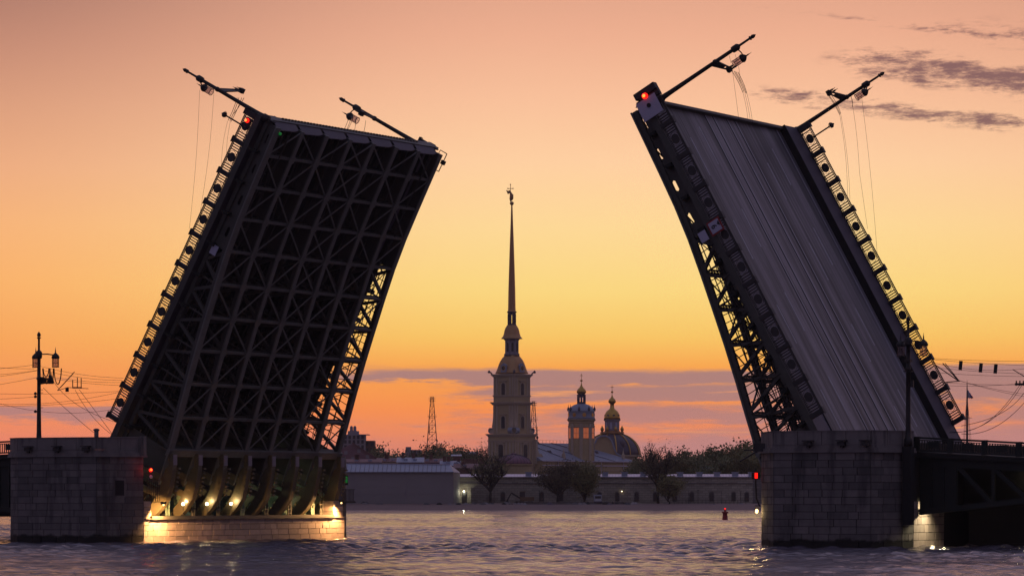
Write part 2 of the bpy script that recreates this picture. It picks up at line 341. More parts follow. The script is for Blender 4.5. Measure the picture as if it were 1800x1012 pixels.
# bridge frame: t along the bridge, v across it, z up from the water
PH = math.radians(28.4)
U = Vector((math.cos(PH), -math.sin(PH), 0)); W = Vector((math.sin(PH), math.cos(PH), 0)); Z = Vector((0,0,1))
O0 = Vector((-29.72, 299.9, 0))
BR = frame(O0, U, W, Z)
def B(t, v, z): return O0+U*t+W*v+Z*z

# ------------------------------------------------------------------ setting: water, beach, land
def water():
    rows = []; d = 160.0
    while d < 912: rows.append(d); d += .27+(d-160)*.0010
    rows = np.array(rows); nx = 500; a = np.linspace(-1, 1, nx)
    Y = np.repeat(rows[:,None], nx, 1); X = a[None,:]*(.152*Y+16)
    Zz = np.zeros_like(X)
    r = np.random.default_rng(3)
    for i in range(110):
        lam = .75*(3.4/.75)**r.random(); k = 2*PI/lam; th = r.normal(-1.25, .62)
        amp = .0150*lam**.35*(.5+r.random()); ph = r.random()*2*PI
        kx, ky = k*math.cos(th), k*math.sin(th)
        damp = np.clip((lam/( .27+(Y-160)*.0010)-2.2)/2.5, 0, 1)
        Zz += amp*damp*np.sin(kx*X+ky*Y+ph+.6*np.sin(X*.11+Y*.045+i))
    # choppy and calm lanes
    lane = .62+.38*np.sin(Y*.033+1.3*np.sin(X*.021+1)+.7)*np.sin(Y*.011-X*.013+2.0)
    turb = np.exp(-((Y-266)/14)**2)*.12
    Zz *= lane*.9+turb
    for y0, w_, sl_ in ((243,3.5,.10),(256,2.5,-.06),(226,3.0,.05),(291,5,-.08),(205,4,.12)):
        Zz *= 1-.6*np.exp(-((Y-y0-sl_*X-2*np.sin(X*.09+y0))/w_)**2)
    n, m = X.shape
    co = np.stack([X, Y, Zz], -1).reshape(-1, 3)
    idx = np.arange(n*m).reshape(n, m)
    q = np.stack([idx[:-1,:-1], idx[:-1,1:], idx[1:,1:], idx[1:,:-1]], -1).reshape(-1, 4)
    me = bpy.data.meshes.new('water'); me.vertices.add(len(co)); me.vertices.foreach_set('co', co.ravel())
    me.loops.add(q.size); me.loops.foreach_set('vertex_index', q.ravel().astype(np.int32))
    me.polygons.add(len(q)); me.polygons.foreach_set('loop_start', np.arange(0, q.size, 4, dtype=np.int32)); 
    me.polygons.foreach_set('use_smooth', np.ones(len(q), bool)); me.update(calc_edges=True)
    m_ = bpy.data.materials.new('river_water'); m_.use_nodes = True; t = m_.node_tree; b = t.nodes['Principled BSDF']
    b.inputs['Base Color'].default_value = (.105,.088,.112,1); b.inputs['Roughness'].default_value = .10; b.inputs['IOR'].default_value = 1.45
    g = t.nodes.new('ShaderNodeNewGeometry'); hh = None; src = b
    mp = t.nodes.new('ShaderNodeMapping'); mp.inputs['Scale'].default_value = (.55, 1.0, 1.0); t.links.new(g.outputs['Position'], mp.inputs[0])
    prev = None
    mp2 = t.nodes.new('ShaderNodeMapping'); mp2.inputs['Scale'].default_value = (.018, .075, 1.0); mp2.inputs['Rotation'].default_value = (0,0,.06); t.links.new(g.outputs['Position'], mp2.inputs[0])
    ln_ = t.nodes.new('ShaderNodeTexNoise'); ln_.inputs['Scale'].default_value = 1; ln_.inputs['Detail'].default_value = 5; ln_.inputs['Roughness'].default_value = .7; t.links.new(mp2.outputs[0], ln_.inputs['Vector'])
    lane_s = sstep(t, ln_.outputs[0], .36, .60)
    for sc, stg, dist in ((.6,.95,.70),(1.9,1.0,.46)):
        nz = t.nodes.new('ShaderNodeTexNoise'); nz.inputs['Scale'].default_value = sc; nz.inputs['Detail'].default_value = 5; nz.inputs['Roughness'].default_value = .62; t.links.new(mp.outputs[0], nz.inputs['Vector'])
        bn = t.nodes.new('ShaderNodeBump'); t.links.new(MathN(t, 'MULTIPLY', MathN(t, 'ADD', .22, MathN(t, 'MULTIPLY', lane_s, .78)), stg), bn.inputs['Strength']); bn.inputs['Distance'].default_value = dist; t.links.new(nz.outputs[0], bn.inputs['Height'])
        if prev: t.links.new(prev, bn.inputs['Normal'])
        prev = bn.outputs[0]
    t.links.new(prev, b.inputs['Normal']); me.materials.append(m_)
    tag(link('water', me), kind='structure'); M['water'] = m_
    s = MB(); s.add([(-1500,-400,-.55),(1500,-400,-.55),(1500,930,-.55),(-1500,930,-.55)], [(0,1,2,3)])
    tag(s.build('outer_water', m_), kind='structure')
water()
b = MB(); xs = list(range(-400, 401, 12)); ys = [903, 907, 913, 922, 934, 950]
vv = []; ff = []
for j, y in enumerate(ys):
    for x in xs: vv.append((x, y+random.uniform(-1.2,1.2)*(j<2), [-.45,.05,.35,.75,1.2,1.55][j]+random.uniform(-.05,.05)))
nx = len(xs)
for j in range(len(ys)-1):
    for i in range(nx-1): ff.append((j*nx+i, j*nx+i+1, (j+1)*nx+i+1, (j+1)*nx+i))
b.add(vv, ff); tag(b.build('beach', M['beach'], smooth=True), kind='structure')
b = MB(); b.add([(-400,950,1.5),(400,950,1.5),(1500,926,.2),(1500,2600,1.7),(-1500,2600,1.7),(-1500,926,.2)], [(0,1,2,3,4,5)])
tag(b.build('island_ground', M['land']), kind='structure')

# ------------------------------------------------------------------ bridge leaves
PITCH = 2.78
def depth(s): return float(np.interp(s, [-3,0,1.6,7,12,16,20,27.8], [5.7,5.3,5.0,3.9,3.1,2.5,2.15,1.9]))
def railing(leaf, v, side, label):
    L = 27.8
    b = MB()
    for n, h in ((1.06,.07),(.93,.035),(.20,.035),(.08,.05)): b.box((0,-.04,n-h/2),(L,.04,n+h/2))
    r = b.build('railing', M['rail'], leaf, False, Matrix.Translation((0, v, 0)))
    b = MB()
    for i in range(int(L/.14)):
        x = i*.14+.05; b.box((x,-.03,.96),(x+.06,.03,1.02)); b.box((x,-.03,.11),(x+.06,.03,.18))
    o = b.build('bead_row', M['rail'], r); o['kind'] = 'stuff'
    for k in range(11):
        x = min(k*PITCH, 27.5); boxp(r, 'post', (x-.18,-.15,-.02), (x+.18,.15,1.10), 'rail'); boxp(r, 'post_cap', (x-.27,-.19,1.10), (x+.27,.19,1.18), 'rail')
    med = MB(); med.extr([(-.38,-.05,-.12),(-.38,-.05,.12),(-.20,-.05,.30),(.20,-.05,.30),(.38,-.05,.12),(.38,-.05,-.12),(.20,-.05,-.30),(-.20,-.05,-.30)], (0,.1,0))
    mm = med.mesh('medallion', M['rail'])
    rg = MB()
    for a in range(10):
        q = 2*PI*a/10; q2 = 2*PI*(a+1)/10
        rg.beam((.55*math.cos(q),0,.42*math.sin(q)),(.55*math.cos(q2),0,.42*math.sin(q2)),.03,.03,(0,1,0))
    rm = rg.mesh('medallion_ring', M['rail'])
    for k in range(10):
        c = (k+.5)*PITCH
        link('medallion', mm, r, Matrix.Translation((c,0,.56))); link('medallion_ring', rm, r, Matrix.Translation((c,0,.56)))
        for j in range(3):
            for sg in (-1, 1):
                x = c+sg*(.63+j*.205)
                boxp(r, 'baluster', (x-.04,-.04,.1), (x+.04,.04,.95), 'rail')
    return r
def slot_plate(m, s0, s1, v, hole=True):
    t0, t1, b0, b1 = -.65, -.65, -depth(s0), -depth(s1)
    c = ((s0+s1)/2, (-.65-depth((s0+s1)/2))/2-.1); hl, hh = (.46, .15) if hole else (.004, .004)
    outer = [(s0,b0),((s0+s1)/2,(b0+b1)/2),(s1,b1),(s1,(t1+b1)/2),(s1,t1),((s0+s1)/2,(t0+t1)/2),(s0,t0),(s0,(t0+b0)/2)]
    inner = [(c[0]-hl*.7,c[1]-hh),(c[0],c[1]-hh),(c[0]+hl*.7,c[1]-hh),(c[0]+hl,c[1]),(c[0]+hl*.7,c[1]+hh),(c[0],c[1]+hh),(c[0]-hl*.7,c[1]+hh),(c[0]-hl,c[1])]
    vs = [(x,v-.02,y) for x,y in outer+inner]+[(x,v+.02,y) for x,y in outer+inner]; fs = []
    for i in range(8):
        j = (i+1)%8; fs += [(i,j,8+j,8+i), (16+i,24+i,24+j,16+j), (8+i,8+j,24+j,24+i)]
    m.add(vs, fs)
def leaf(mw, label, left):
    lf = thing('bascule_leaf', mw, label, 'drawbridge', 'raised halves of the drawbridge')
    S0 = -3.0
    VG = [.7+3.757*i for i in range(8)]
    # road slab, sidewalk slabs
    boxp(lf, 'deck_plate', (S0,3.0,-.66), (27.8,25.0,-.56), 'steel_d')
    b = MB(); n = 24
    b.box((S0,2.7,-.556),(27.75,25.3,-.50)); b.build('road_surface', M['road'], lf)
    for v0, v1 in ((0,2.55),(25.45,28)):
        s_ = boxp(lf, 'sidewalk', (S0,v0,-.16), (27.8,v1,0), 'walk')
        k = 2.55 if v0 == 0 else 25.33
        boxp(lf, 'kerb', (S0,k,-.62), (27.8,k+.12,.06), 'kerb')
        e = -.06 if v0 == 0 else 28.0
        boxp(lf, 'edge_fascia', (S0,e,-.5), (27.8,e+.06,.04), 'steel')
    # tram rails, lane lines (4 mm proud of the road)
    for v in (11.2,12.72,15.3,16.82):
        boxp(lf, 'tram_rail', (S0,v,-.5), (27.7,v+.11,-.485), 'rail_steel'); boxp(lf, 'rail_groove', (S0,v+.115,-.5), (27.7,v+.30,-.495), 'kerb')
    for v in (6.4,9.0,19.2,22.0):
        s = -2+(v*1.7%3)
        while s < 26: boxp(lf, 'lane_dash', (s,v,-.5), (s+3.4,v+.15,-.494), 'lanepaint'); s += 7.4
    boxp(lf, 'lane_line', (S0,3.3,-.5), (27.6,3.42,-.494), 'lanepaint'); boxp(lf, 'lane_line', (S0,24.4,-.5), (27.6,24.5,-.494), 'lanepaint')
    # girders
    for i, v in enumerate(VG):
        tb = MB(); tb.box((S0,v-.22,-1.0),(27.6,v+.22,-.67))
        g = tb.build('main_girder', M['steel'], lf)
        st = [S0+.2,0]+[PITCH*k for k in range(1,10)]+[27.5]
        for a, c in zip(st[:-1], st[1:]):
            bar(g, 'bottom_flange', (a,v,-depth(a)), (c,v,-depth(c)), .74 if i == (0 if left else 7) else .50, .12, 'steel_l')
            bar(g, 'bottom_chord', (a,v,-depth(a)+.26), (c,v,-depth(c)+.26), .34, .38, 'steel')
        for k in range(6, 10):
            w_ = MB(); slot_plate(w_, PITCH*k, PITCH*(k+1)-(.3 if k == 9 else 0), v, i == (0 if left else 7)); w_.build('web_plate', M['steel'], g)
        for k in range(6):
            a, c = PITCH*k, PITCH*(k+1); mid = (a+c)/2
            bar(g, 'diagonal', (a+.25,v,-depth(a)+.3), (mid,v,-.85), .30, .24, 'steel'); bar(g, 'diagonal', (mid,v,-.85), (c-.25,v,-depth(c)+.3), .30, .24, 'steel')
            bar(g, 'vertical', (c,v,-depth(c)+.3), (c,v,-.9), .12, .14, 'steel')
        th_ = MB(); rq = random.Random(i)
        for k in range(6):
            a, c = PITCH*k, PITCH*(k+1)
            for f in (.33, .66): n0, n1 = -.9+(-depth(a)+1.2)*f, -.9+(-depth(c)+1.2)*f; th_.beam((a,v+.14,n0), (c,v+.14,n1), .05, .08)
            for f in (.28, .5, .72): x = a+(c-a)*f; th_.beam((x,v+.2,-depth(x)+.4), (x+rq.uniform(-.3,.3),v+.2,-.8), .05, .06)
            th_.beam((a,v+.17,-.9), (c,v+.17,-depth(c)+.4), .05, .07)
        th_.build('thin_truss_bars', M['steel_d'], g)  # secondary truss bars added to break up the sky showing through
        w_ = MB(); w_.extr([(S0,v-.03,-.9),(0,v-.03,-.9),(0,v-.03,-5.2),(S0,v-.03,-5.6)], (0,.06,0)); w_.build('root_web', M['steel'], g)
    # crossbeams and lateral bracing in the bottom plane, floor beams on top
    for k in range(0, 10):
        s = PITCH*k; D = depth(s)
        if k: 
            cb = bar(lf, 'crossbeam', (s,VG[0],-D+.16), (s,VG[-1],-D+.16), .20, .22, 'steel_l')
            lattice = MB()
            for i in range(7):
                for q in range(6):
                    v0 = VG[i]+.3+q*.53
                    lattice.beam((s,v0,-D+.32),(s,v0+.26,-D+.62),.05,.05); lattice.beam((s,v0+.26,-D+.62),(s,v0+.53,-D+.32),.05,.05)
            lattice.box((s-.06,VG[0],-D+.62),(s+.06,VG[-1],-D+.72)); lattice.build('crossbeam_lacing', M['steel'], lf)
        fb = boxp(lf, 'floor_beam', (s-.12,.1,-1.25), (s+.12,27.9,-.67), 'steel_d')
        for i in range(7):
            if k in (3, 6, 8) and i % 2:
                bar(lf, 'cross_brace', (s,VG[i]+.2,-D+.5), (s,VG[i+1]-.2,-1.3), .10, .12, 'steel_d'); bar(lf, 'cross_brace', (s,VG[i]+.2,-1.3), (s,VG[i+1]-.2,-D+.5), .10, .12, 'steel_d')
    for k in range(0, 10):
        a, c = PITCH*k+.15, min(PITCH*(k+1)-.15, 27.3); Da, Dc = depth(a)-.02, depth(c)-.02
        for i in range(7):
            v0, v1 = VG[i]+.2, VG[i+1]-.2; r = (9-k) % 2; sl = (i % 2 == 0) ^ (r == 1)
            if i > 3: sl = not sl
            if i == 3: pr = [0, 1]
            else: pr = [0] if sl else [1]
            for q in pr:
                if q == 0: bar(lf, 'lateral_brace', (a,v0,-Da+.05), (c,v1,-Dc+.05), .13, .07, 'steel_l')
                else: bar(lf, 'lateral_brace', (c,v0,-Dc+.12), (a,v1,-Da+.12), .13, .07, 'steel_l')
    gu = MB(); gu.extr([(-.45,-.02,0),(-.2,-.42,0),(.2,-.42,0),(.45,-.02,0),(.45,.02,0),(.2,.42,0),(-.2,.42,0),(-.45,.02,0)], (0,0,.03)); gum = gu.mesh('gusset_plate', M['steel_l'])
    for k in range(1, 10):
        for v in VG[1:-1]: link('gusset_plate', gum, lf, Matrix.Translation((PITCH*k,v,-depth(PITCH*k)-.09)))
    for i in range(7):
        for q in (1/3, 2/3):
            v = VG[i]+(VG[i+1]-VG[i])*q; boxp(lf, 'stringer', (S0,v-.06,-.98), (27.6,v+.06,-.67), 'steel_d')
    # service pipes and cable trays hung inside
    for v, n in ((2.1,-1.7),(2.6,-1.9),(6.2,-1.5),(13.6,-1.6),(17.2,-1.5),(25.9,-1.6),(25.3,-2.0)):
        pb = MB(); pts = [(s, v+.12*math.sin(s*1.7+v), n+.08*math.sin(s*.9)) for s in np.linspace(-1, 27, 24)]; pb.tube(pts, .07, 5)
        for s in np.arange(1, 27, 1.6): pb.beam((s,v-.25,n+.09),(s,v+.25,n+.09),.07,.05)
        pb.build('service_pipe', M['steel'], lf)
    wk = MB()
    for s in np.arange(0, 16.5, .9): wk.beam((s,25.0,-depth(s)+.9),(s,26.2,-depth(s)+.9),.05,.05); wk.beam((s,25.0,-depth(s)+.9),(s,25.0,-depth(s)+1.9),.04,.04)
    wk.tube([(s,25.0,-depth(s)+1.9) for s in np.linspace(0,16,9)], .03, 4); wk.tube([(s,26.2,-depth(s)+.9) for s in np.linspace(0,16,9)], .04, 4); wk.tube([(s,25.0,-depth(s)+.9) for s in np.linspace(0,16,9)], .04, 4)
    wk.build('inspection_walkway', M['steel_d'], lf)
    # cantilever brackets under both sidewalks
    for k in range(0, 11):
        s = PITCH*k-.1
        for v0, v1 in ((.7,.02),(27,27.98)):
            c = MB(); c.extr([(s,v0,-.66),(s,v1,-.17),(s,v1,-.3),(s,v0,-1.5)], (.08,0,0)); c.build('bracket', M['steel'], lf)
    # tip: end beam and sloped nose plates
    boxp(lf, 'end_beam', (27.55,.3,-1.05), (27.8,27.7,-.16), 'steel')
    for i in range(7):
        b = MB(); v0, v1 = VG[i]+.25, VG[i+1]-.1
        b.extr([(27.72,v0,-1.06),(27.72,v1,-1.06),(27.45,v1,-1.55),(27.38,v1-1.0,-1.78),(27.34,v0,-1.88)], (-.05,0,-.02)); b.build('nose_plate', M['walk'], lf)
    # joint teeth along the tip
    b = MB()
    for i in range(46): b.box((27.8,3+i*.48,-.52),(27.92,3.26+i*.48,-.44))
    o = b.build('joint_teeth', M['steel'], lf); o['kind'] = 'stuff'
    # heavy root beam
    boxp(lf, 'root_beam', (-.35,.3,-5.45), (.25,27.4,-5.15), 'steel_l'); boxp(lf, 'root_beam', (.0,.3,-5.15), (.1,27.4,-4.4), 'steel')
    railing(lf, .05, 0, ''); railing(lf, 27.95, 1, '')
    # edge platform frame at the tip
    vs = -0.5 if not left else 28.2
    b = MB()
    for q in (27.6, 25.9): b.tube([(q,vs,-1.0),(q,vs,-1.75)], .04, 5)
    b.tube([(27.6,vs,-1.75),(25.9,vs,-1.75)], .045, 5); b.tube([(27.6,vs,-1.0),(25.9,vs,-1.0)], .03, 5); b.box((26.6,vs-.15,-1.95),(26.95,vs+.15,-1.6))
    b.build('tip_platform_rail', M['rail'], lf)
    return lf
tL, tR = math.radians(61.19), math.radians(60.85)
EL = U*math.cos(tL)+Z*math.sin(tL); NL = -U*math.sin(tL)+Z*math.cos(tL)
ER = -U*math.cos(tR)+Z*math.sin(tR); NR = U*math.sin(tR)+Z*math.cos(tR)
OL = B(0,0,14.74)-EL*5.56
OR = B(59.05,27.33,9.53)
ML = frame(OL, EL, W, NL); MR = frame(OR, ER, -W, NR)       # right leaf: local y runs towards the camera side, so v -> 28-v
leafL = leaf(ML, 'raised left half of the drawbridge, showing its dark steel lattice underside', True)
leafR = leaf(MR, 'raised right half of the drawbridge, showing its worn road deck with tram rails', False)
def quadpanel(parent, name, s, v, n, ls, ln, th, m): return boxp(parent, name, (s-ls/2,v-th/2,n-ln/2), (s+ls/2,v+th/2,n+ln/2), m)
# panels fixed to the leaves
o = quadpanel(leafL, 'marker_panel', 16.31, .35, -1.36, .8, .62, .06, 'white'); o['label'] = 'small pale square panel'
o = quadpanel(leafR, 'marker_panel', 15.98, 28.25, -.91, .82, .66, .06, 'white'); o['label'] = 'small pale square panel'
o = quadpanel(leafR, 'signal_board', 26.69, 28.35, 0.0, 1.55, 1.75, .06, 'white'); o['label'] = 'pale board with a round black hole'
b = MB(); b.tube([(26.85,28.38,.05),(26.85,28.44,.05)], .17, 14); b.build('board_disc', M['black'], leafR)
boxp(leafR, 'signal_housing', (27.75,27.7,-.75), (28.25,28.3,1.15), 'rail')
quadpanel(leafR, 'height_board', 16.1, 28.35, .33, 1.12, 1.12, .05, 'red')['label'] = 'red framed clearance board'
quadpanel(leafR, 'height_board_face', 16.1, 28.39, .33, .88, .88, .05, 'white')
b = MB(); b.extr([(16.4,28.43,.77),(15.95,28.43,.77),(16.17,28.43,.55)], (0,.01,0)); b.build('height_board_arrow', M['black'], leafR)
fc = bpy.data.curves.new('height_number', 'FONT'); fc.body = '6'; fc.size = .62; fc.extrude = .006; fc.offset = .012; fc.align_x = 'CENTER'; fc.align_y = 'CENTER'; fc.materials.append(M['black'])
# reads upright when the leaf is lowered: up = local z, right (seen from the camera side, outward +y) = -x
_t = bpy.data.objects.new('tmp', fc); fm = bpy.data.meshes.new_from_object(_t); bpy.data.objects.remove(_t)
link('height_number', fm, leafR, frame((16.12,28.425,.24), (-1,0,0), (0,0,1), (0,1,0)))
boxp(leafL, 'signal_housing', (26.65,-.12,.2), (27.15,.12,.72), 'rail')
def lampball(name, p, r, m, label, cat, group=None, k=12):
    b = MB(); b.lathe([(r*math.sin(a)+1e-4, -r*math.cos(a)) for a in np.linspace(0,PI,9)], k); return tag(b.build(name, M[m], None, True, Matrix.Translation(p)), label, cat, group)
def part_ball(parent, name, p, r, m):
    b = MB(); b.lathe([(r*math.sin(a)+1e-4, -r*math.cos(a)) for a in np.linspace(0,PI,9)], 12); return b.build(name, M[m], parent, True, Matrix.Translation(p))
def plight(p, r, power, col, parent=None, spot=None, aim=None):
    l = bpy.data.lights.new('lamp_light', 'SPOT' if spot else 'POINT'); l.energy = power; l.color = col; l.shadow_soft_size = r
    if spot: l.spot_size = spot; l.spot_blend = .6
    o = bpy.data.objects.new('lamp_light', l); COL.objects.link(o); o.location = p
    if aim is not None: o.rotation_euler = (Vector(aim)-Vector(p)).to_track_quat('-Z','Y').to_euler()
    if parent: o.parent = parent
    return o
part_ball(leafL, 'red_light', (26.9,-.16,.5), .19, 'redlamp'); part_ball(leafL, 'red_light_core', (26.9,-.27,.52), .11, 'redhot')
part_ball(leafL, 'green_light', (27.1,1.0,-2.1), .13, 'greenlamp')
part_ball(leafR, 'red_light', (27.62,28.42,.12), .24, 'redlamp'); part_ball(leafR, 'red_light_core', (27.62,28.56,.12), .14, 'redhot')
for lf, v, d in ((leafL, -.1, 1), (leafR, 0.1, 1)):
    b = MB(); b.tube([(26.35,v,.4),(26.35,v,2.6)], .07, 6); b.lathe([(.02,2.55),(.22,2.62),(.24,2.78),(.1,2.9),(.02,3.0)], 8, (26.35,v,0)); b.build('signal_mast', M['rail'], lf)
    b = MB(); b.tube([(26.35+.28*math.cos(a),v,2.75+.28*math.sin(a)) for a in np.linspace(-2.2,0,7)], .02, 4); b.build('lamp_guard', M['wire'], lf)

# ------------------------------------------------------------------ street lamps
def lamp_proto(arms, bracket, mw, label, group):
    t = thing('street_lamp', mw, label, 'street lamp', group); H = 9.2
    b = MB(); b.lathe([(.30,0),(.30,.5),(.22,.62),(.19,1.2),(.165,3),(.150,5.4),(.2,5.42),(.2,5.6),(.15,5.62),(.14,7.1),(.24,7.14),(.26,7.3),(.26,7.62),(.16,7.75),(.095,7.8),(.085,8.72),(.16,8.76),(.17,8.84),(.08,8.86)], 12)
    b.build('post', M['post'], t, True)
    b = MB(); b.lathe([(.02,8.84),(.13,8.92),(.16,9.02),(.12,9.16),(.03,9.27),(.01,9.33)], 10); b.build('finial', M['post'], t, True)
    for a in arms:
        a = Vector(a); ar = MB(); ar.tube([(0,0,7.46),(a.x*.5,a.y*.5,7.5),(a.x,a.y,7.42)], .05, 6); la = ar.build('lamp_arm', M['post'], t)
        c = MB(); c.lathe([(.30,-.16),(.33,-.1),(.33,-.02),(.26,.12),(.12,.26),(.05,.32),(.05,.45),(.02,.62),(.01,.78)], 14, (a.x,a.y,7.3)); c.build('lamp_cap', M['post'], la, True)
        c = MB()
        for j in range(8):
            q = 2*PI*j/8; c.beam((a.x+.27*math.cos(q),a.y+.27*math.sin(q),6.45),(a.x+.27*math.cos(q),a.y+.27*math.sin(q),7.15),.025,.025)
        for zz in (6.45,6.8):
            c.tube([(a.x+.28*math.cos(q),a.y+.28*math.sin(q),zz) for q in np.linspace(0,2*PI,15)], .028 if zz < 6.6 else .014, 4)
        c.build('lantern_cage', M['post'], la)
        c = MB(); n = 14
        c.add([(a.x+.25*math.cos(2*PI*j/n),a.y+.25*math.sin(2*PI*j/n),zz) for zz in (6.47,7.14) for j in range(n)], [(j,(j+1)%n,n+(j+1)%n,n+j) for j in range(n)])
        c.build('lantern_glass', M['glass'], la, True)
    if bracket is not None:
        d = Vector(bracket); L = d.length; dn = d.normalized(); s = Vector((-dn.y,dn.x,0))
        br = MB(); br.beam((0,0,5.62), d+Vector((0,0,5.42)), .10, .12); br.beam((0,0,5.05), d+Vector((0,0,5.25)), .09, .10)
        br.extr([Vector((0,0,5.62))+s*.03, d*.6+Vector((0,0,5.45))+s*.03, d*.6+Vector((0,0,5.2))+s*.03, Vector((0,0,5.05))+s*.03], s*-.06)
        br.build('wire_bracket', M['post'], t)
        for q in (.82,.97):
            i_ = MB(); i_.lathe([(.05,0),(.10,.05),(.06,.12),(.10,.18),(.06,.25),(.09,.3),(.03,.42),(.02,.6)], 8, tuple(d*q+Vector((0,0,5.4)))); i_.build('insulator', M['post'], t)
        i_ = MB(); i_.box(tuple(d*.9+Vector((-.2,-.2,5.1))), tuple(d*.9+Vector((.2,.2,5.42)))); i_.build('wire_clamp', M['post'], t)
    return t
GL = 'street lamps tipped over with the raised bridge halves'
DN = frame((0,0,0),(1,0,0),(0,1,0),(0,0,1))
lamp_proto([(-.62,.85,0)], (.35,3.4,0), ML @ Matrix.Translation((27.75,.35,-.95)), 'tilted street lamp on the near corner of the left raised half, above the railing', GL)
lamp_proto([(-.75,-.72,0)], (.35,-3.0,0), ML @ Matrix.Translation((27.2,27.6,-.05)) @ Matrix.Diagonal((1.06,1.06,1.08,1)), 'tilted street lamp on the far corner of the left raised half, nearest the spire', GL)
lamp_proto([(-.68,-.85,0)], (-.2,-3.0,0), MR @ Matrix.Translation((27.15,27.2,.35)), 'tilted street lamp rising beside the red light and pale board of the right raised half', GL)
lamp_proto([(-.72,.75,0)], (.25,3.2,0), MR @ Matrix.Translation((27.75,-.3,-.65)), 'tilted street lamp on the far corner of the right raised half, before dark clouds', GL)
GS = 'upright street lamps on the bridge piers'
sl = lamp_proto([(.78,1.2,0),(-.92,.85,0)], (.4,1.2,0), BR @ Matrix.Translation((-7.4,-4.4,7.75)), 'upright two-lantern street lamp on the left pier, hung with looping cables', GS)
sr = lamp_proto([(.95,.55,0),(-.92,.85,0)], None, BR @ Matrix.Translation((68.35,-4.6,7.3)), 'upright two-lantern street lamp at the right end of the right pier', GS)
b = MB(); b.box((-.32,-.32,-5.6),(.32,.32,0)); b.build('pedestal', M['shade_dark'], sr)  # dark column put where the gap beside the pier lies in shadow
for z in (3.15,4.35,4.6):
    b = MB(); b.tube([(0,0,z),(.34,.1,z)], .03, 4); b.lathe([(.02,-.12),(.11,-.1),(.12,.05),(.03,.12)], 8, (-.28,-.1,z-.3)); b.build('camera_box', M['post'], sl)
b = MB(); b.box((-.22,-.22,6.0),(.22,.22,6.2)); b.box((-.3,-.2,5.3),(.3,.2,5.36)); b.box((.2,-.1,4.2),(.4,.12,4.7)); b.build('junction_box', M['post'], sr)

# ------------------------------------------------------------------ piers
def blockwall(par, a, c, z0, z1, course, lens, seed, out=.05, skip=None, key='granite'):
    r = random.Random(seed); a, c = Vector((a[0],a[1],0)), Vector((c[0],c[1],0)); d = c-a; L = d.length; d.normalize(); nrm = Vector((d.y,-d.x,0))
    n = max(1, round((z1-z0)/course)); ch = (z1-z0)/n
    for i in range(n):
        x = 0; first = r.uniform(.4,1.0)*lens if i % 2 else lens
        while x < L-.01:
            l = first if x == 0 else r.uniform(.5,1.4)*lens
            if L-x-l < lens*.5: l = L-x
            z = z0+i*ch+ch/2; p = a+d*(x+l/2); 
            if not (skip and skip(p, z)):
                off = out+r.uniform(-.012,.016); th = .3
                cc = p+nrm*(off-th/2)+Z*z; sx, sz = l-.035, ch-.03; mm = Matrix(((d.x*sx,nrm.x*th,0,cc.x),(d.y*sx,nrm.y*th,0,cc.y),(0,0,sz,cc.z),(0,0,0,1)))
                link('stone_block', unit(key, .012), par, mm)
            x += l
def pier(faces, body, lowwall, label, mid, sgn):
    p = thing('bridge_pier', BR, label, 'bridge pier', 'granite piers of the drawbridge')
    b = MB(); b.prism(body, -2, 7.0); b.build('pier_core', M['mortar'], p)
    def off(poly, o):
        c = Vector((sum(q[0] for q in poly)/len(poly), sum(q[1] for q in poly)/len(poly)))
        return [tuple(Vector(q)+(Vector(q)-c).normalized()*o) for q in poly]
    b = MB(); b.prism(off(body,.28), 7.0, 7.2); b.prism(off(body,.12), 7.2, 7.42); b.prism(off(body,.34), 6.86, 6.997); b.build('cornice', M['cornice'], p)
    for i, (a, c, ln) in enumerate(faces):
        blockwall(p, a, c, .02, 6.85, .525, ln*1.12, hash((a,c)) % 1000, skip=None)
        # parapet slabs
        A, C = Vector((a[0],a[1],0)), Vector((c[0],c[1],0)); d = (C-A); L = d.length; d.normalize(); nr = Vector((d.y,-d.x,0)); k = max(1, round(L/2.0))
        for j in range(k):
            q0, q1 = A+d*(L*j/k+.02)-nr*.12, A+d*(L*(j+1)/k-.02)-nr*.12
            bar(p, 'parapet_slab', q0+Z*7.9, q1+Z*7.9, .42, .94, 'cornice'); 
        bar(p, 'parapet_cap', A-nr*.12+Z*8.4, C-nr*.12+Z*8.4, .52, .055, 'cornice')
    return p
WIN = lambda p, z: (abs(p.x-1.05) < .55 and abs(p.y+5.3) < .62 and 3.6 < z < 5.2)
pl = pier([((-9,-6),(-7.2,-7.5),1.2), ((-7.2,-7.5),(.4,-7.5),1.3), ((.4,-7.5),(1.8,-3),1.15)],
          [(-9,-3),(-9,-6),(-7.2,-7.5),(.4,-7.5),(1.8,-3)], None, 'granite pier under the left raised half, with a red signal and a floodlit low wall', WIN, 1)
pr = pier([((56.2,-3),(59.2,-7.5),1.2), ((59.2,-7.5),(66.7,-7.5),1.3), ((66.7,-7.5),(67.8,-4.5),1.1), ((67.8,-4.5),(68,-2.9),1.1)],
          [(56.2,-3),(59.2,-7.5),(66.7,-7.5),(67.8,-4.5),(68,-3)], None, 'granite pier under the right raised half, standing left of the dark fixed span', None, 1)
# window recess of the left pier
wn = Vector((.955,-.297,0)); wc = Vector((1.06,-5.35,4.4))
bar(pl, 'window_jamb', wc-Vector((.297,.955,0))*.62+wn*.03, wc+Vector((.297,.955,0))*.62+wn*.03, .12, 1.45, 'granite')
bar(pl, 'pier_window', wc-Vector((.297,.955,0))*.45+wn*.06, wc+Vector((.297,.955,0))*.45+wn*.06, .1, 1.2, 'window')
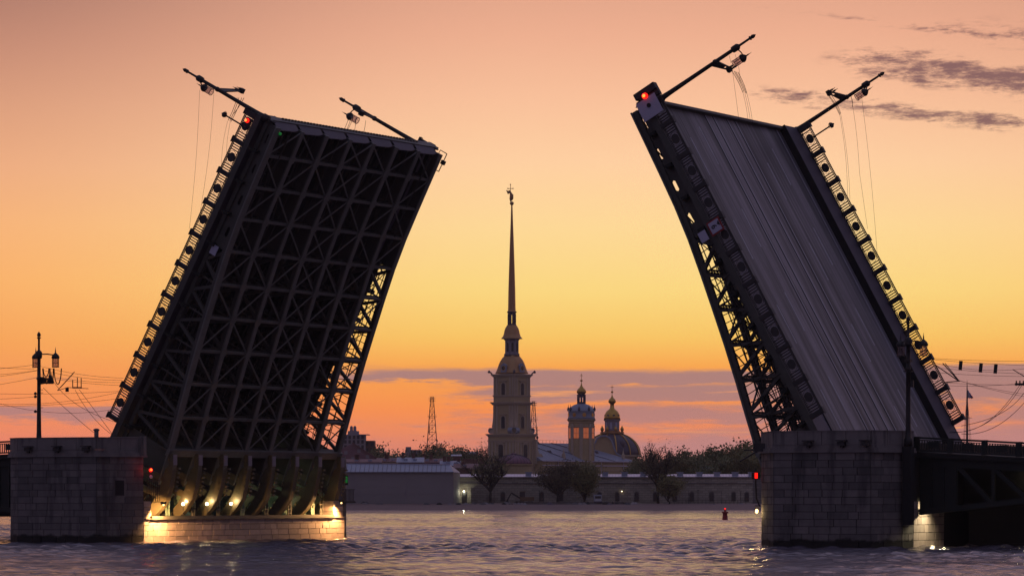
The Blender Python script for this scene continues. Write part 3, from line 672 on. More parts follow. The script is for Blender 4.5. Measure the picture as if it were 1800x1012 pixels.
# low wall with pit behind (both sides), pit walls, far nose
for par, tf, sg, seed in ((pl, 1.8, -1, 5), (pr, 56.2, 1, 9)):
    b = MB(); x0, x1 = sorted((tf, tf+sg*1.2)); b.box((x0,-3,-2),(x1,28.2,1.86)); b.box((sorted((tf+sg*1.2,tf+sg*10.8))[0],-3,-2),(sorted((tf+sg*1.2,tf+sg*10.8))[1],28.2,1.2)); b.build('pit_floor', M['mortar'], par)
    x0, x1 = sorted((tf+sg*10, tf+sg*11.8)); b = MB(); b.box((x0,-3,-2),(x1,28.2,7.6)); b.build('pit_back_wall', M['shade_dark'], par)
    x0, x1 = sorted((tf+sg*7.2, tf+sg*11.8)); b = MB(); b.box((x0,-2.98,7.1),(x1,28.2,7.4)); b.build('pit_shade_slab', M['shade_dark'], par)  # slab added over the pit to block light from above
    b = MB(); poly = [(tf+sg*.0,28.2),(tf+sg*.4,29.2),(tf+sg*5,33.5),(tf+sg*9,33.5),(tf+sg*11.8,28.2)]; b.prism(poly, -2, 7.2); b.build('far_pier_end', M['cornice'], par)
    if sg < 0:
        blockwall(par, (tf,-3), (tf,28.2), .02, 1.9, .47, 1.35, seed, key='granite_glow')
        blockwall(par, (tf,28.2), (tf-.4,29.2), .02, 6.9, .5, 1.0, seed+1)
        bar(par, 'ledge_beam', (tf+.16,-2.1,2.0), (tf+.16,26.2,2.0), .2, .28, 'steel')
        bar(par, 'ledge_cap', (tf-.3,-3,1.9), (tf-.3,28.2,1.9), 1.0, .06, 'cornice')
        for v0, v1 in ((-2.95,-1.95),(26.35,27.95)):
            for z in (1.95,2.42,2.89): boxp(par, 'pillar_block', (tf-1.0,v0,z), (tf+.06,v1,z+.44), 'granite_glow')
        # right end: upper pier corner seen against the shore
        boxp(par, 'corner_pillar', (tf-1.6,27.5,3.4), (tf-.1,28.3,6.9), 'cornice')
        b = MB(); 
        for q in range(9): b.beam((tf+.1,27.9+q*.22,3.3),(tf+.1,27.9+q*.22,4.3),.04,.04)
        b.beam((tf+.1,27.8,4.32),(tf+.1,29.9,4.32),.06,.05); b.beam((tf+.1,27.8,3.3),(tf+.1,29.9,3.3),.06,.05); b.box((tf-.8,27.8,3.14),(tf+.2,29.9,3.26))
        for q in range(7): b.beam((tf+.1,-2.6+q*.3,3.35),(tf+.1,-2.6+q*.3,5.0),.035,.035)
        b.beam((tf+.1,-2.7,5.0),(tf+.1,-.7,5.0),.05,.05); b.beam((tf+.1,-2.7,4.1),(tf+.1,-.7,4.1),.04,.04)
        b.build('guard_rail', M['rail'], par)
b = MB(); b.box((1.7,-3.3,7.0),(2.05,-2.9,8.55)); b.box((-1.2,-3.55,7.0),(1.95,-3.1,8.5)); b.build('parapet_end', M['cornice'], pl)
blockwall(pr, (68,-2.9), (68,3), .02, 3.4, .56, 1.25, 77, key='granite_glow')
b = MB(); b.box((56.2+1.2,-3,1.2),(67.96,3.2,3.4)); b.build('pier_side', M['mortar'], pr)
# fittings on the cornices
def fitting(par, t, v, n):
    b = MB(); b.box((t-.28,v-.42,7.34),(t+.28,v-.05,7.62)); b.box((t-.38,v-.5,7.66),(t+.38,v-.02,7.74)); b.box((t-.1,v-.3,7.2),(t+.1,v-.05,7.34)); b.build('cornice_floodlight', M['rail'], par)
for t in (-6.0,-3.2,-.4): fitting(pl, t, -7.6, 0)
for t in (62.0,64.6,66.4): fitting(pr, t, -7.6, 0)
b = MB(); b.tube([(56.6,-4.4,7.1),(55.0,-4.2,6.3)], .06, 5); b.tube([(56.6,-4.4,7.1),(55.4,-4.4,7.1)], .05, 5); b.box((56.3,-4.7,7.0),(57.2,-4.1,7.6)); b.build('pier_bracket', M['rail'], pr)
b = MB(); b.tube([B(-1.0,-5.5,8.3), B(-1.0,-5.5,9.0)], .18, 10); b.lathe([(.24,0),(.25,.12),(.1,.2)], 10, tuple(B(-1.0,-5.5,8.95)))
tag(b.build('vent_pipe', M['cornice'], None, True), 'short pale vent pipe standing on top of the left pier', 'pipe')

# ------------------------------------------------------------------ pit machinery, tail arms (move with the left leaf)
INV = ML.inverted() @ BR
def tail(i, leaf_o, inv):
    v = .7+3.757*i; q = [(2.14,7.05),(2.14,6.15),(1.35,6.05),(.45,3.7),(-.75,2.2),(.35,2.05),(1.35,3.35),(2.45,5.9),(2.6,6.2),(2.6,7.05)]
    q = [(1.95,7.2),(1.95,6.2),(1.6,5.9),(1.25,4.9),(.85,3.95),(.25,3.1),(-.55,2.2),(.55,2.1),(1.15,2.65),(1.75,3.45),(2.1,4.6),(2.35,5.9),(2.35,7.2)]
    b = MB(); b.extr([(t,v-.26,z) for t,z in q], (0,.42,0)); b.extr([(t*1.0+.03,v-.34,z) for t,z in q[7:]]+[(t+.03-.16,v-.34,z) for t,z in q[7:][::-1]], (0,.60,0))
    for k in range(7): z = 6.0-k*.36; b.box((2.42-.05*k-.02,v+.22,z-.1),(2.62-.07*k,v+.5,z+.05))
    o = b.build('tail_arm', M['arm'], leaf_o, False, inv)
    c = boxp(leaf_o, 'tail_plate', (2.38,v-.25,6.25), (2.44,v+.25,7.1), 'conc'); c.matrix_basis = inv @ c.matrix_basis
    b = MB(); b.beam((1.3,v-.05,5.2),(-2.6,v-.05,6.6),.35,.5); b.beam((.8,v+.05,3.9),(-2.8,v+.05,5.1),.3,.5); b.beam((-1.2,v,3.0),(-3.2,v,5.6),.3,.4); b.build('tail_strut', M['arm'], leaf_o, False, inv)
for i in range(8): tail(i, leafL, INV)
for i in range(8):
    v = 2.6+i*3.757 if i < 7 else 26.6
    b = MB()
    for r0, th in ((1.9,.22),(1.35,.14)):
        pts = [(-.6-r0*math.cos(a), v, 2.0+r0*1.25*math.sin(a)) for a in np.linspace(.1,2.3,12)]
        for p_, q_ in zip(pts[:-1], pts[1:]): b.beam(p_, q_, .30 if th > .2 else .5, th, (0,1,0))
    for a in np.linspace(.3,2.1,5): b.beam((-.6,v,2.0),(-.6-1.8*math.cos(a),v,2.0+2.2*math.sin(a)),.12,.12,(0,1,0))
    tag(b.build('rack_wheel', M['mint' if i % 2 else 'arm'], None, False, BR), 'spoked curved gear rack, number %s from the left, in the machinery pit' % ['one','two','three','four','five','six','seven','eight'][i], 'gear rack', 'curved gear racks in the pit of the left pier')
    b = MB()
    for z in np.arange(1.5, 6.4, .38): b.beam((.9,v-.95,z),(.9,v-.5,z),.045,.045)
    b.beam((.9,v-.95,1.3),(.9,v-.95,6.5),.06,.06); b.beam((.9,v-.5,1.3),(.9,v-.5,6.5),.06,.06)
    b.tube([(.2,v+.5,1.3),(.2,v+.5,3.6),(-.8,v+.8,4.4),(-2.6,v+.8,5.2)], .09, 6); b.tube([(.5,v-.2,1.3),(.5,v-.2,2.6)], .16, 8)
    tag(b.build('pit_ladder', M['steel' if i % 3 else 'mint'], None, False, BR), 'ladder and pipes, number %s from the left, standing in the machinery pit' % ['one','two','three','four','five','six','seven','eight'][i], 'ladder', 'ladders in the pit of the left pier')
for i in range(9):
    v = 1.0+i*3.1+random.uniform(-.4,.4); mm = random.choice(['mint','arm','mint','steel'])
    b = MB(); b.tube([(-1.5,v,1.9),(-1.5,v+1.1,1.9)], .62, 14); b.box((-2.2,v-.2,1.2),(-.8,v+1.4,1.55)); b.tube([(-1.5,v-.3,1.9),(-1.5,v,1.9)], .3, 10)
    tag(b.build('drive_motor', M[mm], None, False, BR), 'drum shaped drive motor in the machinery pit behind the floodlit low wall', 'machine', 'drive motors in the pit of the left pier')
    b = MB(); b.box((-3.9,v+1.0,1.2),(-3.1,v+1.9,2.5+random.uniform(0,1.2))); b.tube([(-3.5,v+1.4,2.4),(-3.5,v+1.4,4.0)], .14, 8); b.tube([(-3.1,v+.4,3.2),(-3.1,v+2.3,3.2)], .09, 6); b.tube([(-2.0,v+.4,2.6),(-2.6,v+2.3,3.6)], .07, 6)
    tag(b.build('gear_housing', M[random.choice(['mint','arm'])], None, False, BR), 'upright gear housing with pipes deep in the machinery pit of the left pier', 'machine', 'gear housings in the pit of the left pier')
# work lights in the pit
for k, (px, w_) in enumerate(((338,150),(379,120),(422,150))):
    v = {338:4.13,379:7.7,422:11.37}[px]; p = B(.9,v,3.1)
    q = thing('work_light', Matrix.Translation(p), ['bright work light in the pit, leftmost of the row of three', 'bright work light in the pit, middle of the row of three', 'bright work light in the pit, rightmost of the row of three'][k], 'work light', 'work lights in the machinery pit')
    part_ball(q, 'bulb', (0,0,0), .13, 'bulb'); b = MB(); b.tube([(0,0,-.15),(0,0,-1.3)], .03, 5); b.build('stand', M['rail'], q); plight((.2,-.1,.22), .08, w_*.35, (1,.74,.40), q)
for k, (v, z, w_) in enumerate(((-.5,5.2,55),(16.2,4.4,130),(20.5,5.6,120),(23.8,3.6,130))):
    q = thing('work_light', Matrix.Translation(B(-2.6,v,z)), ['greenish pit lamp behind the left end of the tail arms','greenish pit lamp right of the three bright work lights','greenish pit lamp high between two right hand tail arms','greenish pit lamp near the right end of the pit'][k], 'work light', 'greenish lamps deep in the pit')
    part_ball(q, 'bulb', (0,0,0), .07, 'bulb'); b = MB(); b.tube([(0,0,.05),(0,0,1.2)], .03, 5); b.build('stand', M['rail'], q); plight((0,0,-.25), .1, w_*.26, (.90,1,.60), q)
# floodlights washing the low wall
def flood(p, aim, power, label, col=(1,.50,.17)):
    q = thing('floodlight', Matrix.Translation(p), label, 'floodlight', 'floodlights on the piers')
    b = MB(); b.box((-.22,-.12,0),(.22,.14,.16)); b.box((-.3,-.18,.16),(.3,.2,.2)); b.beam((0,0,.18),(-1.0,.3,.18) if power > 500 else (-1.2,.6,.18),.06,.06); b.build('housing', M['rail'], q); part_ball(q, 'bulb', (0,0,-.06), .07, 'bulb_y')
    l = plight(Vector((0,0,-.3)), .08, power, col, q, math.radians(160), Vector(aim)-Vector(p)); return q
flood(B(2.75,-1.5,3.1), B(1.8,-.4,.8), 4200, 'small floodlight over the left end of the low pier wall')
flood(B(2.75,26.2,3.2), B(1.8,25.4,.8), 3000, 'small floodlight over the right end of the low pier wall')
flood(B(69.6,-1.2,3.1), B(68.2,-2.0,.9), 480, 'small floodlight under the fixed span beside the right pier', (1,.85,.5))
q = thing('floodlight', Matrix.Translation(B(56.0,-3.0,0)+Z*2.75), 'bright yellow lamp low on the left edge of the right pier', 'floodlight', 'floodlights on the piers')
b = MB(); b.beam((.35,0,.3),(-.35,0,.3),.06,.06); b.box((-.35,-.12,.12),(.0,.12,.2)); b.build('housing', M['rail'], q); b = MB(); b.lathe([(.02,-.2),(.09,-.14),(.11,.0),(.07,.1),(.02,.12)], 12, (-.2,0,-.05)); b.build('bulb', M['bulb_y'], q, True); plight((-.25,-.3,-.2), .12, 28, (1,.7,.3), q)
# signals
q = thing('signal_light', Matrix.Translation(B(2.35,-2.7,5.75)), 'red signal light on the right edge of the left pier', 'signal light', 'red signals on the piers')
b = MB(); b.box((-.14,-.05,-.75),(.14,.2,.3)); b.beam((-.6,.1,-.2),(0,.1,-.2),.06,.06); b.build('housing', M['rail'], q); part_ball(q, 'red_lens', (0,-.14,.08), .15, 'redlamp'); part_ball(q, 'red_core', (0.03,-.24,.1), .08, 'redhot'); part_ball(q, 'dark_lens', (0,-.1,-.45), .14, 'white'); plight((-.25,-.5,.1), .1, 7, (1,.03,.02), q)
q = thing('signal_light', Matrix.Translation(B(55.7,-3.0,5.2)), 'red signal light on a bent bracket left of the right pier', 'signal light', 'red signals on the piers')
b = MB(); b.tube([(.3,0,-2.2),(0.05,0,-1.6),(0,0,-.5),(0,0,-.2)], .06, 5); b.box((-.3,-.05,-.2),(.3,.2,.3)); b.build('housing', M['rail'], q); boxp(q, 'red_lens', (-.08,-.12,-.14), (.13,-.06,.26), 'redlamp')
q = thing('signal_light', Matrix.Translation(B(1.9,28.5,5.2)), 'small green signal light at the far right corner of the left pier', 'signal light')
b = MB(); b.box((-.15,-.05,-.5),(.12,.2,.35)); b.build('housing', M['rail'], q); boxp(q, 'green_lens', (-.1,-.1,-.3), (.08,-.05,.25), 'greenlamp')

# ------------------------------------------------------------------ fixed spans
def fixed_span(t0, t1, z0, slope, label, v0=-2.6, v1=30, sgn=1):
    sp_ = thing('fixed_span', BR, label, 'bridge span', 'fixed spans beside the piers')
    def zz(t): return z0+slope*(t-t0)
    bar(sp_, 'deck_slab', (t0,(v0+v1)/2,zz(t0)-.2), (t1,(v0+v1)/2,zz(t1)-.2), v1-v0, .36, 'steel_d')
    n = int(abs(t1-t0)/2.55); d = (t1-t0)/n
    b = MB()
    for h, th in ((1.0,.14),(.10,.12),(.84,.06)): b.beam((t0,v0,zz(t0)+h), (t1,v0,zz(t1)+h), .09, th)
    r = b.build('railing', M['steel_g'], sp_)
    for i in range(n+1): t = t0+d*i; boxp(r, 'post', (t-.2,v0-.12,zz(t)), (t+.2,v0+.12,zz(t)+1.04), 'steel_g'); boxp(r, 'post_cap', (t-.24,v0-.15,zz(t)+1.04), (t+.24,v0+.15,zz(t)+1.08), 'steel_g')
    for i in range(n):
        c = t0+d*(i+.5); boxp(r, 'medallion', (c-.42,v0-.04,zz(c)+.3), (c+.42,v0+.04,zz(c)+.78), 'steel_g')
        for j in range(12):
            t = c-d/2*.84+abs(d)*0+d*.84*j/11
            boxp(r, 'baluster', (t-.035,v0-.035,zz(t)+.16), (t+.035,v0+.035,zz(t)+.86), 'steel_g')
    # haunched truss girders under the deck
    def low(t): x = abs(t-t0); return 2.4+.105*x if sgn > 0 else 2.2+.105*x
    for gi, v in enumerate((v0+.6, 8, 18, 28)):
        g = bar(sp_, 'truss_girder', (t0,v,zz(t0)-.7), (t1,v,zz(t1)-.7), .4, .6, 'steel_g')
        gg = MB(); gg.beam((t0,v,low(t0)+.2),(t1,v,low(t1)+.2),.45,.4); gg.build('bottom_chord', M['steel_g'], sp_)
        if gi in (0, 3):
            s2 = 1 if t1 > t0 else -1
            pl_ = MB(); pl_.extr([(t0,v-.05,low(t0)+.3),(t0+s2*2.9,v-.05,low(t0+s2*2.9)+.3),(t0+s2*2.9,v-.05,zz(t0)-.9),(t0,v-.05,zz(t0)-.9)], (0,.1,0)); pl_.build('end_plate', M['steel_g'], sp_)
            for k in range(1,4): bar(sp_, 'stiffener', (t0+s2*k*.93,v-.1,low(t0)+.4), (t0+s2*k*.93,v-.1,zz(t0)-.9), .1, .1, 'steel_g')
        k = 0; t = t0+(2.9 if t1 > t0 else -2.9); s2 = 1 if t1 > t0 else -1
        while abs(t-t0) < abs(t1-t0)-2.7:
            bar(sp_, 'truss_diagonal', (t,v,zz(t)-.9), (t+s2*2.6,v,low(t+s2*2.6)+.3), .3, .3, 'steel_g'); bar(sp_, 'truss_vertical', (t+s2*2.7,v,zz(t)-.9), (t+s2*2.7,v,low(t+s2*2.7)+.3), .25, .25, 'steel_g'); t += s2*2.7
    return sp_
fs = fixed_span(68.2, 94, 6.95, -.055, 'dark green fixed span of the bridge running off to the right of the right pier')
boxp(fs, 'span_inner_wall', (68.4,6,2.6), (94,6.3,6.4), 'shade_dark')  # near-black sheet, the dark of the under-span is in its colour
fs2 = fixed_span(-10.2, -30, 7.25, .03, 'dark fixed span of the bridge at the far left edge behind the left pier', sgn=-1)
boxp(fs2, 'span_inner_wall', (-30,6,2.0), (-10.4,6.3,6.6), 'shade_dark')
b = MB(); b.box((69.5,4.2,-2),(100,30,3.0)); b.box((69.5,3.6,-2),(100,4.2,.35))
ab = tag(b.build('abutment_wall', M['shade_dark'], None, False, BR), 'unlit stone wall at the waterline under the right fixed span', 'wall')  # wall coloured near black to read as shade below the deck
for k, (t, v, z) in enumerate(((73.6,5.4,5.2),(76.5,5.4,5.25))):
    q = thing('underdeck_lamp', BR @ Matrix.Translation((t,v,z)), ['small lamp under the right fixed span, left of the pair', 'small lamp under the right fixed span, right of the pair'][k], 'lamp', 'lamps under the right fixed span')
    boxp(q, 'lens', (-.09,-.1,-.09), (.09,0,.09), 'bulb'); boxp(q, 'lamp_hood', (-.16,-.14,.1), (.16,.1,.15), 'rail'); plight((0,-.3,-.1), .05, 5, (1,.85,.5), q)

# ------------------------------------------------------------------ fortress on the far bank
DW = 960.0
def X_(px, d=DW): return xat(px, d)
def Z_(py, d=DW): return zat(py, d)
def arched(name, w, h, m, th=.12):
    b = MB(); pts = [(-w/2,0,0),(w/2,0,0),(w/2,0,h-w/2)]+[(w/2*math.cos(a),0,h-w/2+w/2*math.sin(a)) for a in np.linspace(0,PI,8)[1:-1]]+[(-w/2,0,h-w/2)]
    b.extr(pts, (0,th,0)); return b.mesh(name, M[m])
wall = thing('fortress_wall', Matrix.Translation((X_(1070),DW,1.5)), 'long grey limestone fortress wall on the far bank with small arched windows', 'fortress wall')
LW = lambda x, y, z: (x-X_(1070), y-DW, z-1.5)
b = MB(); b.box(LW(X_(801),DW,0), LW(X_(1323),DW+14,Z_(839))); b.build('curtain_wall', M['fort'], wall)
b = MB(); b.extr([LW(X_(1323),DW,0), LW(X_(1500),DW+26,0), LW(X_(1500),DW+40,0), LW(X_(1323),DW+14,0)], (0,0,Z_(839)-.0)); b.build('bastion_flank', M['fort_d'], wall)
b = MB(); b.box(LW(X_(801),DW-.22,Z_(849.5)), LW(X_(1323),DW,Z_(848))); b.build('string_course', M['fort_d'], wall)
b = MB(); b.box(LW(X_(801),DW-.45,Z_(839)), LW(X_(1323.5),DW+.3,Z_(837.5))); b.build('eaves', M['fort_d'], wall)
b = MB(); z0, z1 = Z_(838)-1.5, Z_(832.5)-1.5; x0, x1 = X_(801)-X_(1070), X_(1324)-X_(1070)
b.add([(x0,-.5,z0),(x1,-.5,z0),(x1,5,z1),(x0,5,z1),(x1,14,z0+.3),(x0,14,z0+.3)], [(0,1,2,3),(3,2,4,5)]); rf = b.build('roof', M['tin'], wall)
seams = MB()
for i in range(int((x1-x0)/.8)): x = x0+i*.8; seams.beam((x,-.5,z0+.03),(x,5,z1+.03),.05,.05)
o = seams.build('roof_seams', M['slate'], rf); o['kind'] = 'stuff'
dm = MB(); dm.box((-.75,-.5,0),(.75,1.6,1.05)); dmesh = dm.mesh('roof_vent', M['slate'])
dc = MB(); dc.box((-.92,-.7,1.05),(.92,1.8,1.22)); dcm = dc.mesh('vent_cap', M['slate'])
for px in (929,1064,1098,1131,1164,1196,1230,1261,1293,1322):
    o = link('roof_vent', dmesh, wall, Matrix.Translation(Vector(LW(X_(px),DW+1.6,Z_(837.2))))); link('vent_cap', dcm, o)
wm_, wf_ = arched('wall_window', .95, 2.3, 'window'), arched('window_surround', 1.3, 2.6, 'fort_d', .1)
for px in (884,918,952,986,1053.7,1085,1119,1152,1186,1216,1251,1289.5,1312.6):
    o = link('window_surround', wf_, wall, Matrix.Translation(Vector(LW(X_(px),DW-.08,Z_(880.5))))); link('wall_window', wm_, o, Matrix.Translation((0,-.05,0)))
o = link('wall_window', wm_, wall, Matrix.Translation(Vector(LW(X_(805),DW-.08,Z_(881))))); 
boxp(wall, 'doorway', LW(X_(812),DW-.12,1.2), LW(X_(821),DW-.02,Z_(864)), 'window')
for px in (868, 1210, 1268): boxp(wall, 'drain_pipe', LW(X_(px),DW-.14,1.5), LW(X_(px)+.12,DW-.02,Z_(862)), 'fort_d')
# annex with sloping top next to the bright lamp
b = MB(); b.extr([(X_(828),DW-2.2,1.2),(X_(855),DW-2.2,1.2),(X_(855),DW-2.2,Z_(864)),(X_(848),DW-2.2,Z_(861.5)),(X_(828),DW-2.2,Z_(858))], (0,2.1,0))
tag(b.build('wall_annex', M['fort']), 'low sloping stone annex at the fortress wall, right of the bright lamp', 'annex')
q = thing('wall_lamp', Matrix.Translation((X_(815.5),DW-1.0,Z_(863))), 'bright lamp on the fortress wall beside the wrapped bastion', 'lamp')
part_ball(q, 'bulb', (0,0,0), .24, 'bulb'); boxp(q, 'arm', (-.05,.0,.2), (.05,.95,.3), 'rail'); plight((0,-.9,-.3), .2, 110, (.95,.95,.7), q)
q = thing('wall_lamp', Matrix.Translation((X_(1093),DW-.4,Z_(863))), 'tiny pale lamp on the fortress wall between two arched windows', 'lamp')
part_ball(q, 'bulb', (0,0,0), .10, 'bulb'); boxp(q, 'arm', (-.05,.0,.1), (.05,.38,.16), 'rail')
# wrapped bastion on the left
bs = thing('wrapped_bastion', Matrix.Translation((X_(700),DW-14,1.2)), 'grey wrapped bastion under a sloping metal roof beside the left pier', 'building')
LB = lambda px, dy, z: (X_(px,DW-14)-X_(700,DW-14), dy, z-1.2)
DB = DW-14
b = MB(); b.prism([LB(560,0,0)[:2], LB(800,0,0)[:2], (LB(800,0,0)[0]+1.5,14), LB(560,14,0)[:2]], -.5, zat(830,DB)-1.2); b.build('wrapped_wall', M['wrap'], bs)
for px in (628, 716, 798): boxp(bs, 'wrap_seam', LB(px,-.09,1.2), (LB(px,0,0)[0]+.12,-.004,zat(830,DB)-1.2), 'conc')
for py in (842, 855, 868): boxp(bs, 'scaffold_ledger', LB(562,-.05,zat(py,DB)), (LB(800,0,0)[0],-.004,zat(py,DB)-1.2+.05), 'wrap')
z0, z1 = zat(829.5,DB)-1.2, zat(815.5,DB)-1.2
b = MB(); xa, xb = LB(560,0,0)[0], LB(800.5,0,0)[0]; xt = LB(793,0,0)[0]
b.add([(xa,-.5,z0),(xb,-.5,z0),(xt,7,z1),(xa,7,z1+.25),(xb+1.5,14,z0),(xa,14,z0)], [(0,1,2,3),(1,4,2),(3,2,4,5)]); rf = b.build('metal_roof', M['slate'], bs)
i = 0; x = xa+.6
while x < xt-.4:
    bar(rf, 'roof_seam', (x,-.48,z0+.06), (x,6.95,z1+.10), .10, .10, 'seam'); x += 1.15
bar(rf, 'ridge_strip', (xa,6.9,z1+.25), (xt,6.9,z1+.1), .5, .16, 'tin'); bar(rf, 'eaves_strip', (xa,-.55,z0), (xb,-.55,z0), .2, .14, 'seam')

# ------------------------------------------------------------------ cathedral
DC = 1350.0; aE = Vector((math.cos(math.radians(51)), math.sin(math.radians(51)), 0)); bN = Vector((-aE.y, aE.x, 0))
cc = Vector((xat(899.7,DC), DC, 0))
MC = frame(cc, aE, bN, (0,0,1)); ZC = lambda py: zat(py, DC)
cat = thing('cathedral', MC, 'tall baroque cathedral with a gilded needle spire topped by an angel and cross', 'cathedral')
def cbox(name, hw, z0, z1, m): return boxp(cat, name, (-hw,-hw,z0), (hw,hw,z1), m)
body = MB(); body.box((-6.15,-6.15,0),(6.15,6.15,ZC(765))); lowt = body.build('lower_tier', M['ochre'], cat)
body = MB(); body.box((-4.85,-4.85,ZC(763)),(4.85,4.85,ZC(709))); midt = body.build('middle_tier', M['ochre'], cat)
body = MB(); body.box((-4.75,-4.75,ZC(706.5)),(4.75,4.75,ZC(658))); upt = body.build('upper_tier', M['ochre'], cat)
def cornice(par, hw, zc, name='cornice', m='ochre_t'):
    b = MB(); b.box((-hw+.5,-hw+.5,zc-.75),(hw-.5,hw-.5,zc-.35)); b.box((-hw+.2,-hw+.2,zc-.35),(hw-.2,hw-.2,zc)); b.box((-hw,-hw,zc),(hw,hw,zc+.3)); b.build(name, M[m], par)
cornice(lowt, 6.85, ZC(763.5)-.05); cornice(midt, 5.7, ZC(708)); cornice(upt, 5.55, ZC(659))
cornice(upt, 5.05, ZC(696)); cornice(lowt, 6.4, ZC(775))
def pil(par, hw, z0, z1, xs_, w=.75):
    for x in xs_:
        boxp(par, 'pilaster', (x-w/2,-hw-.18,z0), (x+w/2,-hw+.1,z1), 'ochre_t'); boxp(par, 'pilaster', (-hw-.18,x-w/2,z0), (-hw+.1,x+w/2,z1), 'ochre_t')
pil(lowt, 6.15, 2, ZC(777), (-5.6,-4.2,-2.5,2.5,4.2,5.6), .8); pil(midt, 4.85, ZC(763)+.4, ZC(711), (-4.3,-3.0,3.0,4.3)); pil(upt, 4.75, ZC(695), ZC(662), (-4.3,-3.1,3.1,4.3), .65)
fw = Matrix.Rotation(0,4,'Z'); lw = Matrix.Rotation(-PI/2,4,'Z')
def win2(par, hw, zb, w, h, tr=.45):
    f = arched('window_frame', w+tr*2, h+tr*1.6, 'ochre_t', .3); g = arched('window_pane', w, h, 'window', .16)
    for R in (fw, lw):
        o = link('window_frame', f, par, R @ Matrix.Translation((0,-hw-.22,zb-.2))); 
        o2 = link('window_pane', g, par, R @ Matrix.Translation((0,-hw-.34,zb)))
        hd = MB(); hd.beam((-w/2-tr-.5,-hw-.3,zb+h+tr+.3),(w/2+tr+.5,-hw-.3,zb+h+tr+.3),.5,.22); hd.build('window_hood', M['ochre_t'], par, False, R)
win2(upt, 4.75, ZC(694), 1.55, 4.3); win2(midt, 4.85, ZC(752.5), 1.6, 4.4); win2(lowt, 6.15, ZC(803), 2.1, 4.6)
for R in (fw, lw):   # pediment over the lower windows
    b = MB(); b.extr([(-2.3,-6.6,ZC(781)),(2.3,-6.6,ZC(781)),(0,-6.6,ZC(775.5))], (0,.4,0)); b.build('pediment', M['ochre_t'], lowt, False, R)
def volute(par, R, hw, side, z0, z1, out):
    pts = []
    for k in range(9):
        f = k/8; pts.append((side*(hw+out*(1-f)**2.2*.75), z0+(z1-z0)*f))
    b = MB(); poly = [(side*hw,0,z0)]+[(x,0,z) for x, z in pts[:1]]
    c = [(side*(hw+out*.72+.95*math.cos(a)), 0, z0+1.0+1.0*math.sin(a)) for a in np.linspace(-PI/2 , PI*.75, 9)] if side > 0 else [(-(hw+out*.72+.95*math.cos(a)), 0, z0+1.0+1.0*math.sin(a)) for a in np.linspace(-PI/2, PI*.75, 9)]
    poly = [(side*(hw-.1),0,z0)]+c+[(side*(hw+out*(1-f)**2.4*.6), 0, z0+1.9+(z1-z0-1.9)*f) for f in np.linspace(.1,1,8)]+[(side*(hw-.1),0,z1)]
    b.extr([(x, -hw-.0, z) for x, y, z in poly], (0,1.5,0)); o = b.build('scroll_buttress', M['ochre_t'], par, False, R)
    cv = MB()
    for p_, q_ in zip(c[:-1], c[1:]): cv.beam((p_[0],-hw+.4,p_[2]), (q_[0],-hw+.4,q_[2]), 1.9, .16, (0,0,1) if abs(q_[0]-p_[0]) > abs(q_[2]-p_[2]) else (1,0,0))
    cv.build('lead_cover', M['slate'], o)
volute(midt, fw, 4.85, 1, ZC(761.5), ZC(722), 1.1); volute(midt, fw, 4.85, -1, ZC(761.5), ZC(722), 1.3); volute(midt, lw, 4.85, 1, ZC(761.5), ZC(722), 1.1); volute(midt, lw, 4.85, -1, ZC(761.5), ZC(722), 1.3)
b = MB(); b.extr([(4.6,-7.6,ZC(772)),(5.6,-7.6,ZC(772)),(5.75,-7.6,ZC(790)),(6.6,-7.6,ZC(797)),(7.9,-7.6,ZC(797)),(8.7,-7.6,ZC(801)),(8.9,-7.6,ZC(808)),(8.3,-7.6,ZC(815)),(4.6,-7.6,ZC(815))], (0,1.5,0)); b.build('scroll_buttress', M['ochre_t'], cat)
# lower gilded roof
z0 = ZC(656.5); hh = ZC(623.5)-z0
prof = [(5.0,0),(4.75,.5),(4.5,1.2),(4.15,2.4),(3.85,3.5),(3.4,4.7),(2.9,5.6),(2.45,6.2),(2.25,hh)]
b = MB(); b.lathe(prof, 40, (0,0,z0), 5); lr = b.build('gilded_roof', M['gold_d'], cat, True)
for R in (fw, lw):
    b = MB(); b.extr([(-1.3,-4.9,z0+.4),(1.3,-4.9,z0+.4),(1.15,-4.9,z0+2.9),(0,-4.9,z0+3.7),(-1.15,-4.9,z0+2.9)], (0,1.4,0)); o = b.build('clock_gable', M['slate'], lr, False, R)
    b = MB(); b.tube([(0,-4.99,z0+1.9),(0,-4.88,z0+1.9)], .78, 18); b.build('clock_face', M['window'], o)
    b = MB(); b.tube([(.82*math.cos(a),-4.95,z0+1.9+.82*math.sin(a)) for a in np.linspace(0,2*PI,19)], .10, 5); b.beam((0,-5.03,z0+1.9),(.1,-5.03,z0+2.5),.06,.1); b.beam((0,-5.03,z0+1.9),(.42,-5.03,z0+1.8),.06,.1); b.build('clock_hands', M['gold'], o)
for sx, sy in ((-1,-1),(1,-1),(-1,1)):
    b = MB(); b.tube([(sx*5.1,sy*5.1,z0-.2),(sx*5.6,sy*5.6,z0+.5),(sx*6.0,sy*6.0,z0+.5)], .28, 6); b.lathe([(.1,0),(.5,.25),(.5,.6),(.25,.9),(.05,1.2)], 8, (sx*5.9,sy*5.9,z0+.1)); b.build('corner_urn', M['slate_d'], cat)
